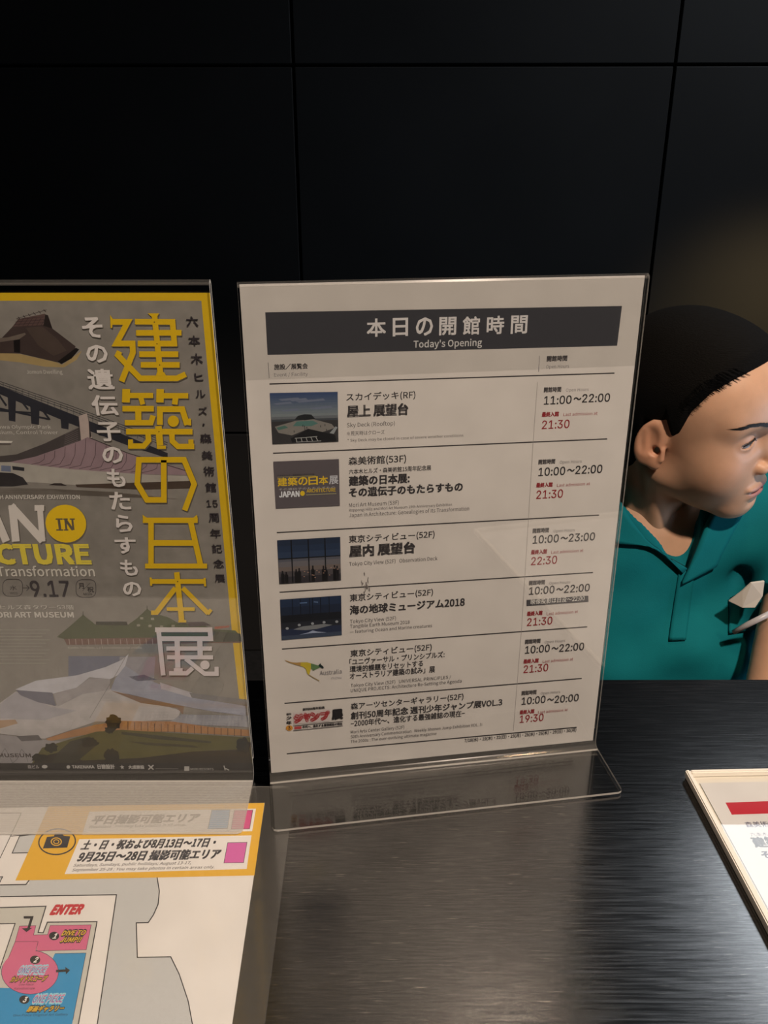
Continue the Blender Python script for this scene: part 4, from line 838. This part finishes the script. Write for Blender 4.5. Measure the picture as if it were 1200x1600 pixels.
# head
lo = (-.115, -.1, -.15); P = mgrid(lo, (.13, .1, .15), .0014)
F_ = head_sdf(P); F_ = np.maximum(F_, -(P[2] + .142) + 0 * F_)
hv, hf = surface_nets(F_, lo, .0014)
def tone(v):
    base = np.tile(np.array([.60, .36, .235]), (len(v), 1)); x, ay, z = v[:, 0], np.abs(v[:, 1]), v[:, 2]
    def blob(cx, cy, cz, rx, ry, rz): return np.exp(-(((x - cx) / rx) ** 2 + ((ay - cy) / ry) ** 2 + ((z - cz) / rz) ** 2))
    lip = np.clip(blob(.098, 0, -.0475, .012, .024, .0088) * 2.0 - .35, 0, 1)[:, None]; base = base * (1 - lip) + np.array([.46, .19, .17]) * lip
    for b_, c_, k in ((blob(-.008, .08, .005, .03, .016, .04), (.60, .27, .16), .6), (blob(.07, .04, -.012, .02, .02, .02), (.63, .33, .22), .4), (blob(.083, .033, .021, .01, .02, .009), (.44, .25, .18), .45)):
        base = base * (1 - b_[:, None] * k) + np.array(c_) * b_[:, None] * k
    return base
# neck base, chest, arms, hands, legs: one lower-resolution surface joined to the head below the collar
NB = HR @ np.array([-.045, 0, -.15]) + HT
SR, SL = np.array([.175, 1.03, -.135]), np.array([.555, 1.0, -.045])      # shoulders: her right (left in the picture), her left
ER, EL = np.array([.10, .93, -.30 + .02]), np.array([.432, .78, -.235])
WR, WL = np.array([.20, .74, -.262]), np.array([.325, .685, -.255])
DZ = -.290
def torso(P, g=0.0):
    d = ell(P, (.340, 1.025, -.27), (.150 + g, .098 + g, .20 + g))
    d = s_min(d, cap(P, SR + [.03, 0, -.01], SL + [-.03, 0, -.015], .052 + g, .054 + g), .07)
    d = s_min(d, ell(P, (.345, 1.07, -.50), (.145 + g, .105 + g, .13 + g)), .08)
    d = s_min(d, ell(P, (.300, .945, -.250), (.058 + g, .045 + g, .055 + g)), .05)
    d = s_min(d, ell(P, (.405, .935, -.235), (.058 + g, .045 + g, .055 + g)), .05)
    d = s_min(d, cap(P, NB + [0, .015, .02], (.345, 1.03, -.16), .05 + g, .07 + g), .06)
    return d
def fingers(P, W, fwd, side, palm_up=0):
    fwd = np.array(fwd, float); fwd /= np.linalg.norm(fwd); side = np.array(side, float); side -= fwd * side.dot(fwd); side /= np.linalg.norm(side); up = np.array([0, 0, 1.])
    K_ = W + fwd * .085
    d = cap(P, W, W + fwd * .02, .021, .022)
    for k in (-1, 0, 1): d = s_min(d, cap(P, W + fwd * .02 + side * k * .012, K_ + side * k * .019, .016, .012), .015)
    for k, L_ in zip((-1.5, -.5, .5, 1.5), (.058, .070, .074, .064)):
        a = K_ + side * k * .019; b = a + fwd * L_ * .5 + up * .004 + side * k * .002; c2 = b + fwd * L_ * .42 - up * .012
        f = s_min(cap(P, a, b, .0092, .0082), cap(P, b, c2, .0082, .0068), .003); d = s_min(d, f, .004)
    a = W + fwd * .03 + side * .022; b = a + fwd * .03 + side * .028; c2 = b + fwd * .028 + side * .006
    d = s_min(d, s_min(cap(P, a, b, .014, .0105), cap(P, b, c2, .0105, .0082), .004), .008); return d
def body(P):
    d = torso(P, -.008)
    d = s_min(d, cap(P, NB + (HT - NB) * .1, NB + [0, .01, -.05], .050, .054), .03)
    for S_, E_, W_ in ((SR, ER, WR), (SL, EL, WL)):
        d = s_min(d, cap(P, S_, E_, .046, .036), .04); d = s_min(d, cap(P, E_, E_ * .6 + W_ * .4, .036, .034), .02); d = s_min(d, cap(P, E_ * .6 + W_ * .4, W_, .034, .022), .02)
    return d
lo_b = (.02, .62, -.66); hb_ = .0045; P = mgrid(lo_b, (.64, 1.22, .02), hb_); F_ = body(P)
F_ = np.maximum(F_, P[2] - float(NB[2] + .012) + 0 * F_) if False else F_
bv, bf = surface_nets(F_, lo_b, hb_)
# hands at a finer grid
hands = []
for W_, fwd, side in ((WR, (.55, -.8, -.06), (.8, .5, 0)), (WL, (-.75, -.62, -.06), (-.6, .8, 0))):
    W_ = W_ + np.array([0, 0, 0]); l = W_ - .16; P = mgrid(l, W_ + .16, .0026); F_ = fingers(P, W_, fwd, side); hands.append(surface_nets(F_, l, .0026))
allv = [hv @ HR.T + HT, bv] + [h_[0] for h_ in hands]; allf = [hf]; off = len(hv)
for v_, f_ in [(bv, bf)] + hands: allf.append(f_ + off); off += len(v_)
V_ = np.concatenate(allv); Fc = np.concatenate(allf)
tn = np.tile(np.array([.60, .36, .235]), (len(V_), 1)); tn[:len(hv)] = tone(hv)
bo = np_mesh('body', V_, Fc, skin); world_child(bo); bo.parent = pr; world_child(bo)
ca_ = bo.data.color_attributes.new('tone', 'FLOAT_COLOR', 'POINT'); ca_.data.foreach_set('color', np.concatenate([tn, np.ones((len(tn), 1))], 1).ravel())
# hair
lo = (-.17, -.1, -.12); P = mgrid(lo, (.13, .1, .16), .002); v, f = surface_nets(hair_sdf(P), lo, .002)
ho = np_mesh('hair', v @ HR.T + HT, f, hairm, pr); world_child(ho)
# eyes with iris and lashes, brows
for s in (-1, 1):
    bm = bmesh.new(); bmesh.ops.create_uvsphere(bm, u_segments=32, v_segments=24, radius=.0124)
    gaze = Vector((.93, .34, -.02)).normalized(); 
    for f_ in bm.faces: f_.material_index = 1 if f_.calc_center_median().normalized().dot(gaze) > .885 else 0
    for v_ in bm.verts: v_.co = h2w(Vector((.0725, s * .0315, .0195)) + v_.co)
    e_ = bm_obj('eye', bm, [eye_w, eye_i], pr, True); world_child(e_)
def on_face_many(yz, out=.0006):
    """march along local -x onto the face, all points at once"""
    yz = np.array(yz, float); x = np.full(len(yz), .14)
    for _ in range(45): x = x - np.maximum(head_sdf((x, yz[:, 0], yz[:, 1])) - .0002, 0) * .7
    return [(a + out, q[0], q[1]) for a, q in zip(x, yz)]
def on_face(y, z, out=.0006): return on_face_many([(y, z)], out)[0]
for s in (-1, 1):
    pts = [on_face(s * y, z, .0008) for y, z in ((.0185, .0185), (.022, .0215), (.027, .0236), (.033, .0240), (.039, .0222), (.0445, .0188))]
    l_ = tube('upper_lash', [h2w(p) for p in pts], [.0004, .0008, .0010, .0011, .0010, .0005], lash, pr, 6); world_child(l_)
    bm = bmesh.new(); rr = random.Random(3); A_, B_ = [], []
    for k in range(260):
        t = rr.random(); y = .012 + t * .045; zc = .0385 + .0075 * math.sin(min(1, t * 1.15) * math.pi * .62) - max(0, t - .7) * .012; z = zc + rr.uniform(-1, 1) * .0030 * (1 - t * .6)
        A_.append((s * y, z)); B_.append((s * (y + .006), z + .0012 - t * .0016))
    for a, b in zip(on_face_many(A_, .0004), on_face_many(B_, .0007)):
        a, b = Vector(a), Vector(b); sd = (b - a).cross(Vector((1, 0, 0))).normalized() * .00036
        vs = [bm.verts.new(h2w(q_)) for q_ in (a - sd, a + sd, b)]; bm.faces.new(vs)
    b_ = bm_obj('eyebrow', bm, lash, pr); world_child(b_)

# fine hairs combed back over the edge of the hair line
def on_side(x, z, s_):
    x, z = np.array(x, float), np.array(z, float); y = np.full(len(x), .11)
    for _ in range(40): y = y - np.maximum(np.minimum(head_sdf((x, s_ * y, z)), hair_sdf((x, s_ * y, z))) - .0003, 0) * .7
    return y * s_
HX = [.012, .020, .030, .045, .060, .075, .088, .100]; HZ = [.012, .020, .052, .078, .092, .103, .114, .120]
bm = bmesh.new(); rr = random.Random(8)
for s in (-1, 1):
    xs_ = np.array([rr.uniform(.032, .086) for _ in range(240)]); z0_ = np.interp(xs_, HX, HZ) - np.array([rr.uniform(.0, .0055) for _ in xs_])
    cols_ = []
    for t in (0, .33, .66, 1): 
        xx = xs_ - .014 * t; zz = z0_ + .009 * t; cols_.append([(a, b, c_) for a, b, c_ in zip(xx, on_side(xx, zz, s), zz)])
    for q in zip(*cols_):
        if any(not .012 < abs(a[1]) < .088 for a in q) or max(abs(a[1] - b[1]) for a, b in zip(q, q[1:])) > .006: continue
        P4 = [h2w(a) for a in q]; sd = (P4[-1] - P4[0]).cross(h2w((0, s, 0)) - h2w((0, 0, 0))).normalized(); vs = []
        for a, w_ in zip(P4, (.00008, .00035, .0004, .0003)): vs.append((bm.verts.new(a - sd * w_), bm.verts.new(a + sd * w_)))
        for a, b in zip(vs, vs[1:]): bm.faces.new((a[0], a[1], b[1], b[0]))
hs_ = bm_obj('hair_wisps', bm, hairm, pr); world_child(hs_); hs_['kind'] = 'stuff'

# polo shirt: inflated torso with sleeves, neck opening and folds
def fold(P, a, b, rad, depth):
    """a crease pressed along the segment a-b"""
    return depth * np.exp(-(cap(P, a, b, 0) / rad) ** 2)
def px(x, y, Y):
    d = ray(x, y); return np.array(CAM + d * (Y / d.y))
VN = px(1076, 884, .935)                                    # bottom of the neck opening
def shirt(P):
    x, y, z = P
    d = torso(P, .014)
    for S_, E_, k in ((SR, ER, .52), (SL, EL, .50)):
        M_ = S_ * (1 - k) + E_ * k
        ax_ = (E_ - S_) / np.linalg.norm(E_ - S_); cut = (x - M_[0]) * ax_[0] + (y - M_[1]) * ax_[1] + (z - M_[2]) * ax_[2]
        d = s_min(d, np.maximum(cap(P, S_, E_, .062, .054), cut), .03)
    # creases
    for a, b, r_, dp in CREASES: d = d + fold(P, a, b, r_, dp)
    d = d + .0022 * np.sin(70 * z + 35 * x + 20 * y) * np.clip((-.08 - z) * 6, 0, 1) + .0015 * np.sin(50 * x - 90 * z)
    # neck opening
    d = s_max(d, -cap(P, NB + [.010, -.035, .055], VN + np.array([-.005, -.002, .012]), .050, .016), .005)
    d = s_max(d, -cap(P, NB + [.0, 0, -.03], NB + [.02, -.02, .08], .056, .060), .004)
    return np.maximum(d, -(z + .60))
CREASES = [
 (px(950, 975, 0.952), px(1010, 1010, 0.932), .014, .005), (px(1010, 1010, 0.932), px(1055, 1035, 0.922), .014, .005), (px(1055, 1035, 0.922), px(1120, 1040, 0.922), .014, .005),
 (px(950, 945, 0.952), px(1030, 965, 0.932), .009, .004), (px(1090, 945, 0.942), px(1150, 1010, 0.922), .010, .005), (px(1120, 1040, 0.922), px(1180, 1015, 0.902), .010, .005),
 (px(1175, 840, 0.972), px(1150, 900, 0.942), .010, .007), (px(1130, 850, 0.972), px(1175, 835, 0.972), .008, .005), (px(1190, 895, 0.942), px(1160, 905, 0.932), .008, .006), (px(1198, 850, 0.972), px(1180, 890, 0.952), .008, .005),
]
lo_s = (.06, .80, -.62); P = mgrid(lo_s, (.62, 1.20, .06), .0036); v, f = surface_nets(shirt(P), lo_s, .0036)
so = np_mesh('polo_shirt', v, f, cloth, pr); world_child(so)
def shirt_y(x, z, out=.002, y0=.72):
    y = y0
    for _ in range(80):
        dd = float(shirt((np.array([x]), np.array([y]), np.array([z])))[0])
        if dd < .0004: break
        y += dd * .6
        if y > 1.15: break
    return y - out
def along(pl, t):
    """point at fraction t of a polyline, by equal steps between its points"""
    k = min(int(t * (len(pl) - 1)), len(pl) - 2); f_ = t * (len(pl) - 1) - k
    return [pl[k][a] * (1 - f_) + pl[k + 1][a] * f_ for a in (0, 1)]
def cloth_patch(name, quad, nx, ny, th, out, m=cloth, yb=None, edges=None):
    """a patch laid over the shirt front; quad of pixels tl,tr,br,bl, or two polylines for its upper and lower edge"""
    bm = bmesh.new(); F1, F0 = [], []
    up_, lw_ = edges or ((quad[0], quad[1]), (quad[3], quad[2]))
    for j in range(ny + 1):
        for i in range(nx + 1):
            s, t = i / nx, j / ny
            a = along(up_, s); b = along(lw_, s)
            p = [a[k] * (1 - t) + b[k] * t for k in (0, 1)]; d = ray(*p)
            lo_, hi_ = .70, 1.06; Y = None
            qs = np.linspace(lo_, hi_, 40); ks = qs / d.y; vals = shirt((CAM.x + d.x * ks, CAM.y + d.y * ks, CAM.z + d.z * ks))
            for q_, val in zip(qs, vals):
                if val < out:
                    Y = q_; y_a = q_ - (hi_ - lo_) / 39
                    for _ in range(5):
                        m_ = (y_a + Y) / 2; w_ = CAM + d * (m_ / d.y)
                        if float(shirt((np.array([w_.x]), np.array([w_.y]), np.array([w_.z])))[0]) < out: Y = m_
                        else: y_a = m_
                    break
            Y = (yb(s, t) if yb else .93) if Y is None else Y
            w_ = CAM + d * (Y / d.y); F1.append(bm.verts.new(w_ - Vector((0, .0, 0)))); F0.append(bm.verts.new(w_ + Vector((0, th, 0))))
    W_ = nx + 1
    for j in range(ny):
        for i in range(nx):
            a = j * W_ + i; bm.faces.new((F1[a], F1[a + W_], F1[a + W_ + 1], F1[a + 1])); bm.faces.new((F0[a], F0[a + 1], F0[a + W_ + 1], F0[a + W_]))
    ring = [i for i in range(nx)] + [nx + W_ * j for j in range(ny)] + [ny * W_ + i for i in range(nx, 0, -1)] + [W_ * j for j in range(ny, 0, -1)]
    for k in range(len(ring)): a, b = ring[k], ring[(k + 1) % len(ring)]; bm.faces.new((F1[a], F1[b], F0[b], F0[a]))
    bmesh.ops.recalc_face_normals(bm, faces=bm.faces[:]); o = bm_obj(name, bm, m, pr, True); world_child(o); return o
# skin shows down to the bottom of the V
# collar: a turned-down band round the neck opening, two leaves meeting at the placket
cloth_patch('collar', None, 22, 6, .008, .0095, yb=lambda s, t: 1.03 - .10 * s, edges=([(950, 748), (966, 780), (988, 815), (1012, 846), (1045, 873), (1074, 889)], [(925, 845), (945, 849), (966, 850), (1000, 852), (1028, 857), (1067, 896)]))
cloth_patch('collar', None, 16, 6, .008, .0095, yb=lambda s, t: .925 + .07 * s, edges=([(1078, 889), (1090, 860), (1101, 832), (1113, 806), (1126, 790)], [(1066, 914), (1120, 886), (1130, 864), (1145, 835), (1160, 806)]))
cloth_patch('placket', [(1062, 892), (1086, 893), (1072, 1000), (1046, 1001)], 5, 18, .006, .0040)
cloth_patch('chest_pocket', [(1143, 938), (1190, 912), (1190, 982), (1140, 990)], 10, 10, .006, .0045)
# things carried in the pocket
white = mat('white_tissue', (.55, .53, .48), .8)
def flat_thing(name, label, cat, pts, th, m):
    bm = bmesh.new(); a = [bm.verts.new(px(*p)) for p in pts]; b = [bm.verts.new(px(*p) + np.array([0, th, 0])) for p in pts]
    bm.faces.new(a); bm.faces.new(b[::-1])
    for k in range(len(a)): bm.faces.new((a[k], a[(k + 1) % len(a)], b[(k + 1) % len(a)], b[k]))
    bmesh.ops.recalc_face_normals(bm, faces=bm.faces[:]); bmesh.ops.bevel(bm, geom=bm.edges[:], offset=.0006, segments=1, affect='EDGES'); o = bm_obj(name, bm, m); tag(o, label, cat); return o
flat_thing('folded_paper', 'crumpled white paper poking out of the teal chest pocket', 'paper', [(1139, 940, .885), (1160, 924, .88), (1174, 911, .878), (1195, 908, .88), (1192, 932, .876), (1180, 950, .874), (1160, 950, .876)], .003, white)
tube_m = mat('pale_grey_plastic', (.42, .42, .44), .35)
pn = tube('pen', [px(1146, 988, .868), px(1170, 975, .862), px(1204, 958, .856)], [.0030, .0034, .0034], tube_m, None, 10); tag(pn, 'pale grey pen lying slantwise at the teal chest pocket', 'pen')

# trousers, shoes, stool and low desk (behind the counter)
def legs(P):
    d = ell(P, (.345, 1.08, -.56), (.155, .12, .08)); 
    for s in (-1, 1): d = s_min(d, cap(P, (.345 + s * .08, 1.06, -.56), (.345 + s * .11, .68, -.53), .075, .055), .04); d = s_min(d, cap(P, (.345 + s * .11, .68, -.53), (.345 + s * .11, .72, -.97), .055, .04), .03)
    return d
lo_l = (.1, .58, -1.03); P = mgrid(lo_l, (.6, 1.25, -.42), .008); v, f = surface_nets(legs(P), lo_l, .008); to = np_mesh('trousers', v, f, trouser, pr); world_child(to)
for s in (-1, 1):
    lo_l = (.345 + s * .11 - .07, .52, -1.07); P = mgrid(lo_l, (.345 + s * .11 + .07, .82, -.94), .005)
    d = s_min(cap(P, (.345 + s * .11, .61, -1.015), (.345 + s * .11, .74, -1.005), .033, .036), cap(P, (.345 + s * .11, .73, -1.0), (.345 + s * .11, .73, -.955), .036, .04), .02); d = np.maximum(d, -(P[2] - (FZ + .002)) + 0 * d)
    v, f = surface_nets(d, lo_l, .005); o = np_mesh('shoe', v, f, shoe, pr); world_child(o)
st = tag(empty('stool', (.345, 1.08, FZ)), 'round black stool under the seated person behind the counter', 'stool')
def cyl(name, loc, r, h, m, parent, r2=None, seg=32):
    bm = bmesh.new(); bmesh.ops.create_cone(bm, cap_ends=True, segments=seg, radius1=r, radius2=r2 or r, depth=h, matrix=Matrix.Translation((loc[0], loc[1], loc[2] + h / 2)))
    bmesh.ops.bevel(bm, geom=[e for e in bm.edges if abs(e.verts[0].co.z - e.verts[1].co.z) < 1e-6], offset=min(.006, h * .3), segments=2, affect='EDGES'); return bm_obj(name, bm, m, parent)
cyl('seat', (0, 0, .355), .18, .05, desk_mat, st); cyl('post', (0, 0, .02), .025, .335, steel, st); cyl('base', (0, 0, .0), .2, .02, desk_mat, st)
dk = tag(empty('staff_desk', (0, .7, FZ)), 'low black desk behind the steel counter in front of the seated person', 'desk')
rel(box('desk_top', (-.6, .545, DZ - .03), (1.4, .86, DZ), desk_mat, dk, .002), dk)
for x in (-.58, 1.36): rel(box('desk_leg', (x, .56, FZ + .001), (x + .03, .84, DZ - .03), desk_mat, dk, .001), dk)
